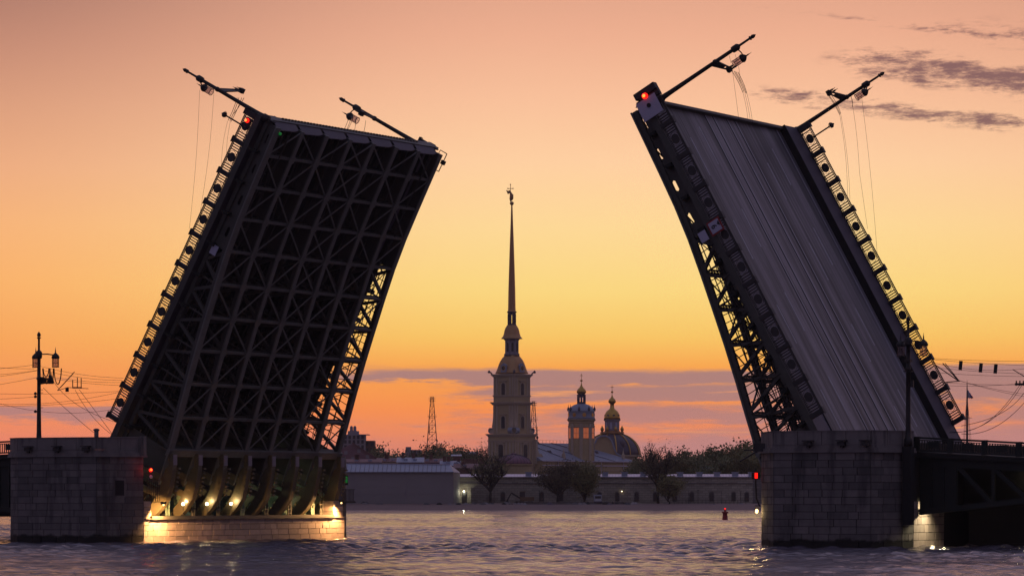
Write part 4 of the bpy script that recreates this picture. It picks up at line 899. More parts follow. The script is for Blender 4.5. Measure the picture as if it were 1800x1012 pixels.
# octagon with windows
z0, z1 = ZC(624), ZC(597)
b = MB(); b.lathe([(2.95,0),(2.95,.5),(2.6,.6),(2.6,z1-z0-.3),(2.75,z1-z0-.2),(3.3,z1-z0+.4),(3.3,z1-z0+.8)], 8, (0,0,z0), 0, PI/8); oc = b.build('octagon', M['conc'], cat)
g = arched('window_pane', .85, 3.2, 'window', .12)
for k in range(8): link('window_pane', g, oc, Matrix.Rotation(k*PI/4,4,'Z') @ Matrix.Translation((0,-2.46,z0+1.3)))
z0 = ZC(595.5); b = MB(); b.lathe([(3.35,0),(3.2,.3),(2.75,.9),(2.45,1.9),(2.3,3.0),(2.0,4.0),(1.6,4.7),(1.45,ZC(571)-z0)], 24, (0,0,z0), 4); b.build('gilded_cap', M['gold_d'], cat, True)
z0, z1 = ZC(571.5), ZC(549); b = MB(); b.lathe([(1.62,0),(1.62,.55),(1.2,.6)], 8, (0,0,z0), 0, PI/8)
b.lathe([(1.45,-.9),(1.45,-.35),(1.85,0),(1.85,.3)], 8, (0,0,z1), 0, PI/8)
for k in range(8): a = k*PI/4+PI/8; b.beam((1.32*math.cos(a),1.32*math.sin(a),z0),(1.32*math.cos(a),1.32*math.sin(a),z1-.5),.42,.42)
b.build('open_lantern', M['slate_d'], cat)
z0, z1 = ZC(549), ZC(360); H_ = z1-z0; b = MB(); b.lathe([(1.75,0),(1.45,.6),(1.38,1.5),(1.28,H_*.2),(1.02,H_*.42),(.74,H_*.64),(.45,H_*.84),(.26,H_)], 8, (0,0,z0)); b.build('spire', M['gold_d'], cat)
b = MB(); r = .72; b.lathe([(r*math.sin(a)+.02,-r*math.cos(a)) for a in np.linspace(0,PI,10)], 14, (0,0,ZC(357.5))); b.build('orb', M['gold_d'], cat, True)
# angel: robed body, raised arm, wings
D0 = Vector((aE.x,-aE.y,0)); # camera right direction in local axes
rx = Vector((aE.dot(Vector((1,0,0))), bN.dot(Vector((1,0,0))), 0))
def AP(px, py, o=0): return rx*((px-899.7)*DC/FP)+Vector((-rx.y,rx.x,0))*o+Vector((0,0,ZC(py)))
b = MB(); b.tube([AP(897.6,355),AP(897.8,350),AP(898.6,345),AP(898,340),AP(896.2,336.5),AP(895.2,335)], [.12,.5,.55,.42,.32,.1], 8)
b.tube([AP(895.5,336.2),AP(894.6,334.6)], [.3,.2], 8); b.tube([AP(896.5,337.5),AP(892.5,336.8),AP(889.8,334.5)], [.24,.3,.1], 6); b.tube([AP(897.5,338),AP(893,340),AP(891,337)], [.2,.3,.08], 6)
b.tube([AP(897.5,338.5),AP(900.8,343),AP(901,349),AP(899.5,353)], [.2,.4,.35,.1], 6)
b.build('angel', M['gold_d'], cat, True)
b = MB(); b.beam(AP(897.6,356),AP(897.3,324),.2,.2); b.beam(AP(892.6,331.5),AP(902,331.5),.2,.2)
for p in ((897.3,324.4),(892.8,331.5),(901.8,331.5)):
    b.lathe([(.02,-.26),(.24,-.1),(.24,.1),(.02,.26)], 6, tuple(AP(*p)))
b.build('cross', M['gold_d'], cat)
# nave: long body with a hipped metal roof
nb = MB(); a0, a1, b0_, b1_ = 5.5, 62.0, -9.8, 12.0; ze, zr = ZC(809.5), ZC(777)
nb.box((a0,b0_,0),(a1,b1_,ze)); nave = nb.build('nave', M['ochre'], cat)
b = MB(); rr = 2.5; b.add([(a0-.5,b0_-.6,ze),(a1+.5,b0_-.6,ze),(a1+.5,b1_+.6,ze),(a0-.5,b1_+.6,ze),(a0-.5,rr,zr),(a1-22,rr,zr)], [(0,1,5,4),(1,2,5),(2,3,4,5),(0,4,3)]); nr = b.build('nave_roof', M['slate'], cat)
for f in (.13,.36,.60): bar(nr, 'roof_hip', (a0+(a1-a0-22)*f,rr,zr+.12), (a0+(a1-a0)*(f+.16),b0_-.5,ze+.14), .22, .18, 'seam')
x = a0+1
while x < a1-1: bar(nr, 'standing_seam', (x if x < a1-22 else x-(x-(a1-22))*1.0, rr, zr+.05), (x,b0_-.55,ze+.05), .06, .07, 'slate'); x += 1.6
bar(nr, 'gutter', (a0-.5,b0_-.75,ze-.05), (a1+.5,b0_-.75,ze-.05), .35, .3, 'tin')
bar(nave, 'cornice_band', (a0,b0_-.15,ze-1.6), (a1,b0_-.15,ze-1.6), .4, .35, 'tin'); bar(nave, 'cornice_band', (a0,b0_-.1,ze-3.4), (a1,b0_-.1,ze-3.4), .3, .25, 'ochre_t')
for f in (.16,.38,.62,.86):
    x = a0+(a1-a0)*f; boxp(nave, 'drain_pipe', (x,b0_-.3,2), (x+.2,b0_-.1,ze), 'tin')
for f in (.26,.56,.9):
    x = a0+(a1-a0)*f; y = b0_+1.6; b = MB(); b.box((x-.5,y-.5,ze+.3),(x+.5,y+.5,ze+2.6)); b.lathe([(.6,2.6),(.35,3.0),(.1,4.2),(.02,5.2)], 6, (x,y,ze)); b.build('roof_finial', M['ochre_t'], nr)
for f in (.2,.44,.7):
    x = a0+(a1-a0)*f; y = b0_+5; z = ze+(zr-ze)*.45; b = MB(); b.extr([(x-.7,y,z),(x+.7,y,z),(x,y,z+.9)], (0,2,0)); b.build('roof_hatch', M['seam'], nr)
# small onion with cross on the ridge and a fence of thin posts
x = a0+12.5; b = MB(); b.lathe([(1.1,-.4),(.7,.2),(.25,.7),(.18,1.4),(.5,1.8),(.4,2.3),(.1,2.8)], 10, (x,rr,zr)); b.beam((x,rr,zr+2.6),(x,rr,zr+6.0),.13,.13); b.beam((x-.9*aE.x,rr+.9*aE.y,zr+4.8),(x+.9*aE.x,rr-.9*aE.y,zr+4.8),.13,.13); b.build('ridge_cross', M['mast'], nr)
for i in range(17): boxp(nr, 'ridge_post', (a0+3+i*2.1,rr-.04,zr), (a0+3.08+i*2.1,rr+.04,zr+1.1), 'mast')
bar(nr, 'ridge_rail', (a0+3,rr,zr+1.05), (a0+37,rr,zr+1.05), .06, .06, 'mast')
# drum tower over the east end
dt = MC.inverted() @ Matrix.Translation((xat(1022,1372), 1372, 0)); ZD = lambda py: zat(py, 1372); k1 = 1372/FP
b = MB(); b.lathe([(21.6*k1,0),(21.6*k1,ZD(744)),(22.6*k1,ZD(743)),(22.6*k1,ZD(741)),(25.2*k1,ZD(738)),(25.2*k1,ZD(736.6))], 24); dr = b.build('drum', M['ochre'], cat, False, dt)
for k in range(8):
    a = .35+k*PI/4; R = Matrix.Rotation(a-PI/2+PI,4,'Z'); b = MB(); hw = 21.8*k1
    b.box((-1.05,-hw-.05,ZD(770)),(1.05,-hw+.1,ZD(752))); o = b.build('drum_window', M['sky_glow_pane'], dr, False, R)
    b = MB(); 
    for sx in (-1.25,1.25): b.box((sx-.2,-hw-.15,ZD(771)),(sx+.2,-hw+.1,ZD(750)))
    b.box((-1.5,-hw-.2,ZD(750)),(1.5,-hw+.1,ZD(748))); b.box((-.04,-hw-.1,ZD(770)),(.04,-hw,ZD(752))); b.box((-1.05,-hw-.1,ZD(761)),(1.05,-hw,ZD(760.4))); b.build('window_frame', M['ochre_t'], o)
    R2 = Matrix.Rotation(a+PI/8,4,'Z'); b = MB(); b.box((22.0*k1-.4,-.55,0),(22.9*k1,.55,ZD(744))); b.build('pilaster', M['ochre_t'], dr, False, R2)
b = MB(); b.lathe([(24.5*k1,ZD(736.6)),(23.4*k1,ZD(733)),(23.0*k1,ZD(723.5)),(23.8*k1,ZD(722.5)),(23.6*k1,ZD(721.5)),(21.0*k1,ZD(718.5)),(17.5*k1,ZD(714)),(12.5*k1,ZD(711)),(7.5*k1,ZD(709.5)),(6.8*k1,ZD(709))], 24); dd = b.build('drum_dome', M['slate'], cat, True, dt)
for k in range(8):
    a = k*PI/4+.2; b = MB(); b.tube([(23.6*k1*math.cos(a),23.6*k1*math.sin(a),ZD(729)),(22.6*k1*math.cos(a),22.6*k1*math.sin(a),ZD(729))], .75, 12); b.build('oval_window', M['gold'], dd)
    a += PI/8; b = MB(); b.lathe([(.3,0),(.5,.6),(.4,1.1),(.1,1.7),(.03,2.6)], 8, (23.3*k1*math.cos(a),23.3*k1*math.sin(a),ZD(722.5))); b.build('dome_urn', M['slate_d'], dd)
b = MB(); b.lathe([(7.6*k1,ZD(710)),(7.6*k1,ZD(708)),(6.4*k1,ZD(707.6)),(6.4*k1,ZD(706))], 12)
for k in range(8): a = k*PI/4; b.beam((6.2*k1*math.cos(a),6.2*k1*math.sin(a),ZD(708)),(6.2*k1*math.cos(a),6.2*k1*math.sin(a),ZD(694)),.62,.62)
b.lathe([(6.6*k1,ZD(698)),(6.8*k1,ZD(695.5)),(7.6*k1,ZD(694)),(7.6*k1,ZD(692.8))], 12); b.build('dome_lantern', M['slate_d'], dd)
def onion(par, k, rmax, yb, yt, ZF, m, name='onion_dome'):
    h = ZF(yt)-ZF(yb); r = rmax*k; b = MB()
    b.lathe([(r*.62,0),(r*.8,h*.05),(r*1.0,h*.17),(r*1.0,h*.27),(r*.82,h*.40),(r*.5,h*.52),(r*.26,h*.64),(r*.12,h*.8),(r*.05,h)], 18, (0,0,ZF(yb))); return b.build(name, M[m], par, True)
def crossf(par, k, yb, yt, ZF, inv):
    b = MB(); r = inv @ Vector((1,0,0)) if False else rx; w_ = 2.9*k
    b.beam((0,0,ZF(yb)),(0,0,ZF(yt)),.17,.17); zc_ = ZF(yt)-(ZF(yt)-ZF(yb))*.26; b.beam(rx*-w_+Vector((0,0,zc_)), rx*w_+Vector((0,0,zc_)), .17,.17); b.lathe([(.02,-.5),(.5,-.15),(.5,.15),(.02,.5)], 8, (0,0,ZF(yb)+.5)); b.build('cross', M['gold'], par)
onion(dd, k1, 8.4, 692.8, 671, ZD, 'gold'); rx_save = rx; rx = Vector((1,0,0)); crossf(dd, k1, 671, 656, ZD, None)
# curved scroll gable at the east front
ge = MC.inverted() @ Matrix.Translation((0,0,0)); DG = 1392; kk = DG/FP
b = MB(); g0 = [(1046,830),(1046,779),(1049,771),(1056,766.5),(1064,766),(1071,769),(1076,776),(1079,786),(1084,797),(1092,801),(1097,810),(1097,830)]
b.extr([(xat(x,DG),DG,zat(y,DG)) for x, y in g0], (0,3.0,0)); gb = b.build('east_gable', M['ochre'], cat, False, MC.inverted())
for p, q in zip(g0[1:-2], g0[2:-1]): bar(gb, 'gable_coping', (xat(p[0],DG),DG+1.2,zat(p[1],DG)+.1), (xat(q[0],DG),DG+1.2,zat(q[1],DG)+.1), 3.6, .55, 'slate', (0,0,1))
# ------------------------------------------------------------------ burial vault dome behind the cathedral
DV = 1420; kv = DV/FP; ZV = lambda py: zat(py, DV)
bv = thing('burial_chapel', Matrix.Translation((xat(1076,DV),DV,0)), 'round chapel with a big dark ribbed dome, gold lines and a gilded cupola', 'chapel')
b = MB(); b.lathe([(45*kv,0),(45*kv,ZV(812)),(47*kv,ZV(811)),(47*kv,ZV(809)),(45*kv,ZV(808)),(45*kv,ZV(803)),(51*kv,ZV(802)),(51*kv,ZV(799.5))], 28); b.build('chapel_drum', M['ochre_t'], bv)
def dprof(R, zb, zt, n=10, top=.35): return [(R*math.cos(a), zb+(zt-zb)*math.sin(a)/math.sin(math.acos(top))) for a in np.linspace(0, math.acos(top), n)]
pr_ = dprof(50*kv, ZV(799.5), ZV(762.5)); b = MB(); b.lathe(pr_, 40); dm_ = b.build('great_dome', M['slate_d'], bv, True)
for k in range(12):
    a = k*PI/6-PI/2+.13; b = MB(); b.tube([((r+.12)*math.cos(a),(r+.12)*math.sin(a),z+.1) for r, z in pr_], .24, 5); b.build('gold_rib', M['gold'], dm_)
for k in range(4):
    a = -PI/2+.42+k*PI/2; b = MB(); b.lathe([(1.1,0),(1.1,2.2),(.8,3.0),(.1,3.6)], 10, (42*kv*math.cos(a),42*kv*math.sin(a),ZV(789))); b.build('dome_dormer', M['slate_d'], dm_, True)
b = MB(); b.lathe([(19.5*kv,ZV(763)),(21*kv,ZV(761)),(21*kv,ZV(758.8)),(14*kv,ZV(758.5)),(14*kv,ZV(757))], 24); b.build('gold_platform', M['gold_d'], bv)
for k in range(8):
    a = k*PI/4+.3; b = MB(); b.lathe([(.3,0),(.35,.4),(.62,.9),(.55,1.4),(.2,1.9),(.05,2.4)], 8, (19*kv*math.cos(a),19*kv*math.sin(a),ZV(759))); b.build('gold_ball', M['gold'], bv, True)
b = MB(); b.lathe([(14*kv,ZV(757.5)),(13.2*kv,ZV(757)),(13.2*kv,ZV(740)),(15.4*kv,ZV(738)),(15.4*kv,ZV(736.6))], 8, (0,0,0), 0, .2); ln = b.build('lantern_room', M['conc'], bv)
for k in range(8):
    a = .2+PI/8+k*PI/4; R = Matrix.Rotation(a+PI/2,4,'Z'); b = MB(); hw = 13.2*kv*math.cos(PI/8); b.box((-.42,-hw-.08,ZV(754)),(.42,-hw+.05,ZV(742))); b.build('lantern_window', M['white'], ln, False, R)
b = MB(); b.lathe([(14.6*kv,ZV(737)),(14.0*kv,ZV(733)),(13.2*kv,ZV(728)),(10.5*kv,ZV(723)),(7*kv,ZV(720)),(4.2*kv,ZV(717.5)),(3.4*kv,ZV(712)),(3.6*kv,ZV(709)),(4.4*kv,ZV(708.6))], 20); cp = b.build('gilded_cupola', M['gold'], bv, True)
for k in range(8):
    a = .2+k*PI/4; b = MB(); b.tube([(13.6*kv*math.cos(a),13.6*kv*math.sin(a),ZV(730.5)),(12.4*kv*math.cos(a),12.4*kv*math.sin(a),ZV(730.5))], .5, 10); b.build('cupola_window', M['slate_d'], cp)
onion(bv, kv, 6.7, 709, 691, ZV, 'gold'); crossf(bv, kv, 691, 676.5, ZV, None)
# low plum dome in front of the bell tower
DS = 1180; ks = DS/FP; ZS = lambda py: zat(py, DS)
sd = thing('domed_pavilion', Matrix.Translation((xat(903,DS),DS,0)), 'low round building with a ribbed plum coloured dome in front of the bell tower', 'building')
b = MB(); b.lathe([(31*ks,0),(31*ks,ZS(820)),(31.6*ks,ZS(819)),(33.5*ks,ZS(816.5)),(33.5*ks,ZS(815))], 32); b.build('round_wall', M['ochre'], sd)
pr_ = dprof(31*ks, ZS(815), ZS(798.5), 9, .12); b = MB(); b.lathe(pr_+[(1.0,ZS(798)),(.9,ZS(796.3)),(.1,ZS(795.5))], 36); ds = b.build('plum_dome', M['plum'], sd, True)
for k in range(28):
    a = k*2*PI/28; b = MB(); b.tube([((r+.03)*math.cos(a),(r+.03)*math.sin(a),z+.04) for r, z in pr_], .09, 4); b.build('dome_seam', M['seam'], ds)

# ------------------------------------------------------------------ masts
def radio_mast(px, ytop, ybase, wb, D, label):
    t = thing('radio_mast', Matrix.Translation((xat(px,D),D,zat(ybase,D))), label, 'radio mast'); H_ = (ybase-ytop)*D/FP; hw = lambda z: wb/2*(1-z/H_*.78)
    n = 9; lv = [H_*(1-(1-i/n)**1.25) for i in range(n+1)]
    legs = [(-1,-1),(1,-1),(1,1),(-1,1)]
    for sx, sy in legs: bar(t, 'leg', (sx*hw(0),sy*hw(0),0), (sx*hw(H_),sy*hw(H_),H_), .20, .20, 'mast')
    for i in range(n):
        z0, z1 = lv[i], lv[i+1]
        for j in range(4):
            A, C = legs[j], legs[(j+1)%4]; h0, h1 = hw(z0), hw(z1)
            bar(t, 'brace', (A[0]*h0,A[1]*h0,z0), (C[0]*h1,C[1]*h1,z1), .09, .09, 'mast'); bar(t, 'brace', (C[0]*h0,C[1]*h0,z0), (A[0]*h1,A[1]*h1,z1), .09, .09, 'mast'); bar(t, 'strut', (A[0]*h1,A[1]*h1,z1), (C[0]*h1,C[1]*h1,z1), .12, .12, 'mast')
    for z in (H_*.66, H_-.8, H_*.93):
        h = hw(z)+.75; b = MB(); b.box((-h,-h,z),(h,h,z+.12)); b.tube([(-h,-h,z+.8),(h,-h,z+.8),(h,h,z+.8)], .05, 4); b.build('platform', M['mast'], t)
    b = MB(); b.box((-1.2,-.1,H_*.35),(-.9,.1,H_*.5)); b.tube([(0,0,H_*.1),(0,0,H_)], .10, 4); b.build('cable_run', M['mast'], t)
radio_mast(759.5, 697, 800, 4.6, 1500, 'steel lattice radio mast standing clear against the orange sky')
radio_mast(938, 705, 800, 3.6, 1440, 'steel lattice radio mast half hidden behind the right edge of the bell tower')
t = thing('ship_mast', Matrix.Translation((xat(1700,700),700,0)), 'ship mast with rope ladders and a hanging tricolour flag behind the right span', 'ship mast'); zs = lambda y: zat(y, 700)
b = MB(); b.tube([(0,0,0),(0,0,zs(720)),(0,0,zs(682)),(0,0,zs(668))], [.22,.2,.1,.03], 8); b.beam((-.8,0,zs(734)),(.9,0,zs(734)),.1,.1); b.box((-.2,-.2,zs(720)),(.2,.2,zs(719))); b.build('mast_pole', M['mast'], t)
for sx in (-1, 1):
    b = MB()
    for q in (.55,.95,1.5): b.tube([(sx*.12,0,zs(706)),(sx*(q+.5),0,0)], .025, 4)
    for i in range(26): z = zs(706)-i*.62; f = (zs(706)-z)/zs(706); b.tube([(sx*(.12+.93*f),0,z),(sx*(.12+1.33*f),0,z)], .018, 3)
    b.build('shroud', M['mast'], t)
for i, m in enumerate(('flagw','skin','flagr')):
    b = MB(); o = i*.34; b.add([(.03+o*.8,.1,zs(684)-o*1.5),(.4+o*.8,.25,zs(687)-o*1.2),(.65+o*.8,0,zs(697)-o*.3),(.1+o*1.0,.1,zs(700)-o*.1)], [(0,1,2,3)]); b.build('flag_stripe', M[m], t)

# ------------------------------------------------------------------ houses left of the cathedral
def house(x0, x1, yt, D, dep, label, m, roof=None, win=None, name='house', cat_='house', group=None, ridge=None, base=1.5):
    X0, X1 = xat(x0,D), xat(x1,D); w_ = X1-X0; zt = zat(yt,D)
    t = thing(name, Matrix.Translation((X0,D,base)), label, cat_, group)
    b = MB(); b.box((0,0,0),(w_,dep,zt-base)); b.build('walls', M[m], t)
    if roof:
        rz = zat(ridge,D)-base; b = MB(); z0 = zt-base; b.add([(-.6,-.6,z0),(w_+.6,-.6,z0),(w_+.6,dep+.6,z0),(-.6,dep+.6,z0),(-.6,dep/2,rz),(w_+.6,dep/2,rz)], [(0,1,5,4),(1,2,5),(2,3,4,5),(0,4,3)]); rf = b.build('roof', M[roof], t)
    if win:
        for wy in win[1]:
            for i in range(win[0]):
                x = w_*(i+.5)/win[0]; z = zat(wy,D)-base; boxp(t, 'window', (x-.5,-.06,z-.7), (x+.5,.02,z+.7), 'window')
    return t
h = house(596, 641, 763, 1480, 16, 'tall grey violet apartment block with twin round chimneys on the roof', 'conc', win=(6,(768,776,785)), name='apartment_block', cat_='building')
for px in (617, 623):
    b = MB(); k = 1480/FP; x = (px-596)*k; b.box((x-.75,3,zat(763,1480)-1.5),(x+.75,5,zat(756,1480)-1.5)); b.lathe([(.62,0),(.62,1.2),(.45,1.7),(.1,1.9)], 10, (x,4,zat(756,1480)-1.5)); b.build('chimney', M['conc'], h)
boxp(h, 'roof_room', (15*1480/FP,2,zat(763,1480)-1.5), (34*1480/FP,8,zat(757,1480)-1.5), 'conc')
boxp(h, 'roof_slab', (24*1480/FP,-.6,zat(764,1480)-1.5), (53*1480/FP,10,zat(762.8,1480)-1.5), 'slate')
h = house(641, 658, 774, 1490, 14, 'brown block adjoining the twin chimney apartment block on its right', 'brickred', win=(2,(780,790)), name='apartment_block', cat_='building')
h = thing('gabled_house', Matrix.Translation((0,1380,0)), 'pink gabled house below the twin chimney apartment block', 'house')
b = MB(); b.extr([(xat(590,1380),0,1.5),(xat(663,1380),0,1.5),(xat(663,1380),0,zat(806,1380)),(xat(621,1380),0,zat(779,1380)),(xat(590,1380),0,zat(792,1380))], (0,14,0)); b.build('gable_wall', M['pink'], h)
bar(h, 'verge', (xat(619,1380),-.3,zat(777.5,1380)), (xat(665,1380),-.3,zat(807,1380)), .9, .4, 'redroof')
for px, py in ((631,792),(608,795),(646,802),(620,806)): boxp(h, 'window', (xat(px-3,1380),-.1,zat(py+3,1380)), (xat(px+3,1380),.05,zat(py-3,1380)), 'conc')
GR = 'low red roofed houses inside the fortress'
specs = [(608,668,812,806,1200,'long low red roofed house directly above the wrapped bastion, leftmost of its row','redroof'),(664,702,811,804,1230,'low red roofed house second from the left above the wrapped bastion','redroof'),(700,742,812,803,1190,'low house with pale tin roof above the middle of the wrapped bastion','slate'),
         (738,778,812,805,1210,'low red roofed house above the right part of the wrapped bastion','redroof'),(776,812,818,809,1160,'low house with pale roof behind the right end of the wrapped bastion','slate'),(800,852,822,814,1150,'low red roofed house left of the plum dome, behind the wall','redroof'),
         (830,880,824,816,1120,'dark red roof just left under the plum dome','redroof')]
for x0, x1, ye, yr, D, lb, m in specs:
    hh_ = house(x0, x1, ye, D, 12, lb, random.choice(['brickred','pink','ochre']), m, None, 'low_house', 'house', None, yr); w_ = xat(x1,D)-xat(x0,D)
    for i in range(random.choice((2,3))):
        x = w_*random.uniform(.1,.9); b = MB(); z = zat(yr,D)-1.5; b.box((x-.5,5,z-1.5),(x+.5,6.1,z+1.1)); b.box((x-.65,4.85,z+1.1),(x+.65,6.25,z+1.35)); b.build('chimney', M['brickred'], hh_)
    for i in range(2): x = w_*(.3+.4*i); z = (zat(ye,D)+zat(yr,D))/2-1.5; b = MB(); b.box((x-.6,1.6,z-.7),(x+.6,4,z+.3)); b.build('dormer', M['slate'], hh_)
house(814, 848, 806, 1170, 9, 'wide reddish block with flat top left of the bell tower foot', 'brickred', name='flat_block', cat_='building')
house(796, 808, 801, 1175, 8, 'narrow red brown chimney block behind the end of the wrapped bastion', 'brickred', 'slate', None, 'flat_block', 'building', None, 798)
house(712, 740, 790, 1620, 14, 'distant grey block with rooftop tower left of the radio mast', 'conc', win=(4,(794,799)), name='apartment_block', cat_='building')
house(713, 722, 785, 1618, 8, 'small rooftop tower on the distant grey block left of the radio mast', 'conc', name='rooftop_tower', cat_='building')
house(812, 838, 797, 1600, 12, 'distant grey block behind the trees left of the bell tower', 'conc', 'slate', None, 'apartment_block', 'building', None, 793)
house(1331, 1352, 789, 1300, 12, 'small grey house beside the brown chimney at the right pier', 'conc', 'slate', None, 'house', 'house', None, 782)
b = MB(); D = 1290; b.lathe([(.75,0),(.72,zat(777,D)-1.5),(.95,zat(776,D)-1.5),(.95,zat(774.5,D)-1.5)], 12, (xat(1326.5,D),D,1.5)); tag(b.build('factory_chimney', M['brickred'], None, True), 'round brown chimney above the trees just left of the right pier', 'chimney')
house(1235, 1262, 826, 1040, 8, 'low pale roof among the trees right of the cathedral', 'conc', 'slate', None, 'low_house', 'house', None, 820)

# ------------------------------------------------------------------ trees
def grow(rs, h, spread, levels=4, upright=.5, trunk=.32, n0=5, low=.3):
    segs = []; tips = []
    def br(p, d, L, r, lev):
        q = p; n = 3; pts = [p]
        for i in range(n):
            d = (d+Vector((rs.uniform(-.25,.25),rs.uniform(-.25,.25),rs.uniform(-.05,.22)*upright*2))).normalized(); q = q+d*L/n; pts.append(q)
            if lev < levels and i >= (0 if lev else 1):
                for _ in range(2 if lev else 1):
                    a = rs.uniform(0,2*PI); s = Vector((math.cos(a),math.sin(a),rs.uniform(.0,.9)*upright*1.6)).normalized()
                    br(q, (d*.55+s*spread).normalized(), L*rs.uniform(.5,.75), r*.55, lev+1)
        segs.append((pts, r, lev)); tips.append((pts[-1], lev)); tips.append((pts[2], lev))
    pts = [Vector((0,0,-.3)), Vector((rs.uniform(-.15,.15),0,h*low*.5)), Vector((rs.uniform(-.3,.3),rs.uniform(-.3,.3),h*low))]; segs.append((pts, trunk, 0)); top = pts[-1]
    for k in range(n0):
        a = 2*PI*k/n0+rs.uniform(-.4,.4); d = Vector((math.cos(a)*spread,math.sin(a)*spread,1.1*upright+.35)).normalized(); br(top+Vector((0,0,rs.uniform(-.5,.5))), d, h*rs.uniform(.36,.5), trunk*.6, 1)
    br(top, Vector((0,0,1)), h*.5, trunk*.8, 1)
    return segs, tips
def tree_meshes(seed, h, spread, levels, upright, nleaf, ls, bark, leafm, trunk=.32, n0=5, low=.3, jit=1.0, shape=None):
    rs = random.Random(seed); segs, tips = grow(rs, h, spread, levels, upright, trunk, n0, low)
    zmax = max(p.z for p, l in tips); sc = h/zmax; b = MB()
    for pts, r, lev in segs:
        pts = [Vector((p.x*sc,p.y*sc,p.z*sc)) for p in pts]; n = len(pts); b.tube(pts, [max(r*(1-.45*i/(n-1)),.025) for i in range(n)], 6 if lev < 2 else 3)
    tm = b.mesh('trunk', M[bark]); fine = [p*sc for p, l in tips if l >= max(levels-1, 1)]
    v = []; f = []
    for i in range(nleaf):
        c = fine[rs.randrange(len(fine))]+Vector((rs.gauss(0,jit),rs.gauss(0,jit),rs.gauss(0,jit*.8)))
        if c.z < h*low*.55: continue
        u_ = Vector((rs.gauss(0,1),rs.gauss(0,1),rs.gauss(0,1))).normalized(); w_ = u_.orthogonal().normalized(); s = ls*rs.uniform(.5,1.4); o = len(v)
        v += [tuple(c+u_*s), tuple(c+w_*s*.6), tuple(c-u_*s), tuple(c-w_*s*.6)]; f.append((o,o+1,o+2,o+3))
    me = bpy.data.meshes.new('leaves'); me.from_pydata(v, [], f); me.materials.append(M[leafm]); return tm, me
def tree(name, meshes, p, label, group=None, s=1, rot=0, cat_='tree'):
    t = thing(name, Matrix.Translation(p) @ Matrix.Rotation(rot,4,'Z') @ Matrix.Diagonal((s if not isinstance(s,tuple) else s[0], s if not isinstance(s,tuple) else s[0], s if not isinstance(s,tuple) else s[1],1)), label, cat_, group)
    link('trunk', meshes[0], t); link('crown', meshes[1], t); return t
k = 948/FP
tree('bare_tree', tree_meshes(11, 14.4, .85, 3, .45, 1500, .19, 'bark', 'leaf_o', .46, 8, .27, .5), (xat(862,948),948,1.3), 'nearly bare spreading tree in front of the fortress wall, left of the plum dome')
tree('budding_tree', tree_meshes(12, 10.8, 1.1, 3, .35, 5500, .24, 'bark', 'leaf_b', .40, 9, .22, .8), (xat(980,948),948,1.3), 'broad budding tree in front of the wall below the nave roof')
tree('round_tree', tree_meshes(13, 10.6, .55, 3, .75, 9000, .25, 'bark', 'leaf_o', .30, 10, .12, .85), (xat(1027,947),947,1.3), 'dense olive tree in front of the wall, right of the broad budding tree')
tree('tall_tree', tree_meshes(14, 15.8, .62, 3, .7, 3000, .20, 'bark', 'leaf_b', .42, 7, .30, .6), (xat(1157,949),949,1.3), 'tall dark tree rising above the wall right of the big dark dome')
tree('small_tree', tree_meshes(15, 7.6, .62, 3, .6, 4500, .23, 'bark', 'leaf_o', .2, 8, .15, .6), (xat(1176,946),946,1.3), 'small olive tree in front of the wall beside the tall dark tree')
bgm = [tree_meshes(30+i, 14, .7+.12*(i%3), 4, .55, 13000, .30, 'bark', ['leaf_o','leaf_g','leaf_g','leaf_o'][i], .22, 6, .18, .85) for i in range(4)]
GB = 'spring green trees behind the fortress wall right of the cathedral'
for i, (px, yt, D) in enumerate(((1134,802,1130),(1150,796,1160),(1184,800,1060),(1204,788,1120),(1222,796,1050),(1240,797,1110),(1258,787,1060),(1272,783,1130),(1290,776,1090),(1308,778,1140),(1322,786,1050),(1340,790,1080),(1190,806,1020),(1232,808,1015),(1265,806,1018),(1300,800,1016),(1334,802,1020))):
    H_ = zat(yt,D)-1.6; tree('leafy_tree', bgm[i%4], (xat(px,D),D,1.6), 'leafy tree behind the wall, number %s from the dark dome, %s row' % (['one','two','three','four','five','six','seven','eight','nine','ten','eleven','twelve'][i if i < 12 else i-12], 'taller back' if i < 12 else 'lower front'), GB, (max(H_/14,.72),H_/14), i*1.9)
GL2 = 'distant trees between the wrapped bastion and the bell tower'
bare = tree_meshes(41, 14, .8, 4, .5, 3800, .24, 'bark', 'leaf_b', .3, 6, .2, .7)
for i, (px, yt, D, m) in enumerate(((680,783,1400,0),(700,800,1300,1),(735,796,1330,2),(752,788,1340,1),(771,773,1380,3),(786,782,1360,0),(800,788,1350,2),(814,792,1340,1),(842,776,1400,3),(720,806,1250,0),(765,803,1260,2),(790,805,1230,1),(824,803,1240,0))):
    H_ = zat(yt,D)-1.6; m_ = bare if m == 3 else bgm[m]
    tree('distant_tree', m_, (xat(px,D),D,1.6), ('bare branched distant tree beside the radio mast' if i == 4 else 'bare branched distant tree touching the bell tower') if m == 3 else 'leafy distant tree, number %s from the left, between wrapped bastion and bell tower' % ['one','two','three','four','','five','six','seven','','eight','nine','ten','eleven'][i], GL2, (H_/14,H_/14), i*1.3)
H_ = zat(783,1200)-1.6; tree('dark_tree', bgm[1], (xat(1128,1010),1010,1.6), 'dark dense tree at the right foot of the big dark dome', None, (.62,.82), 2.2)

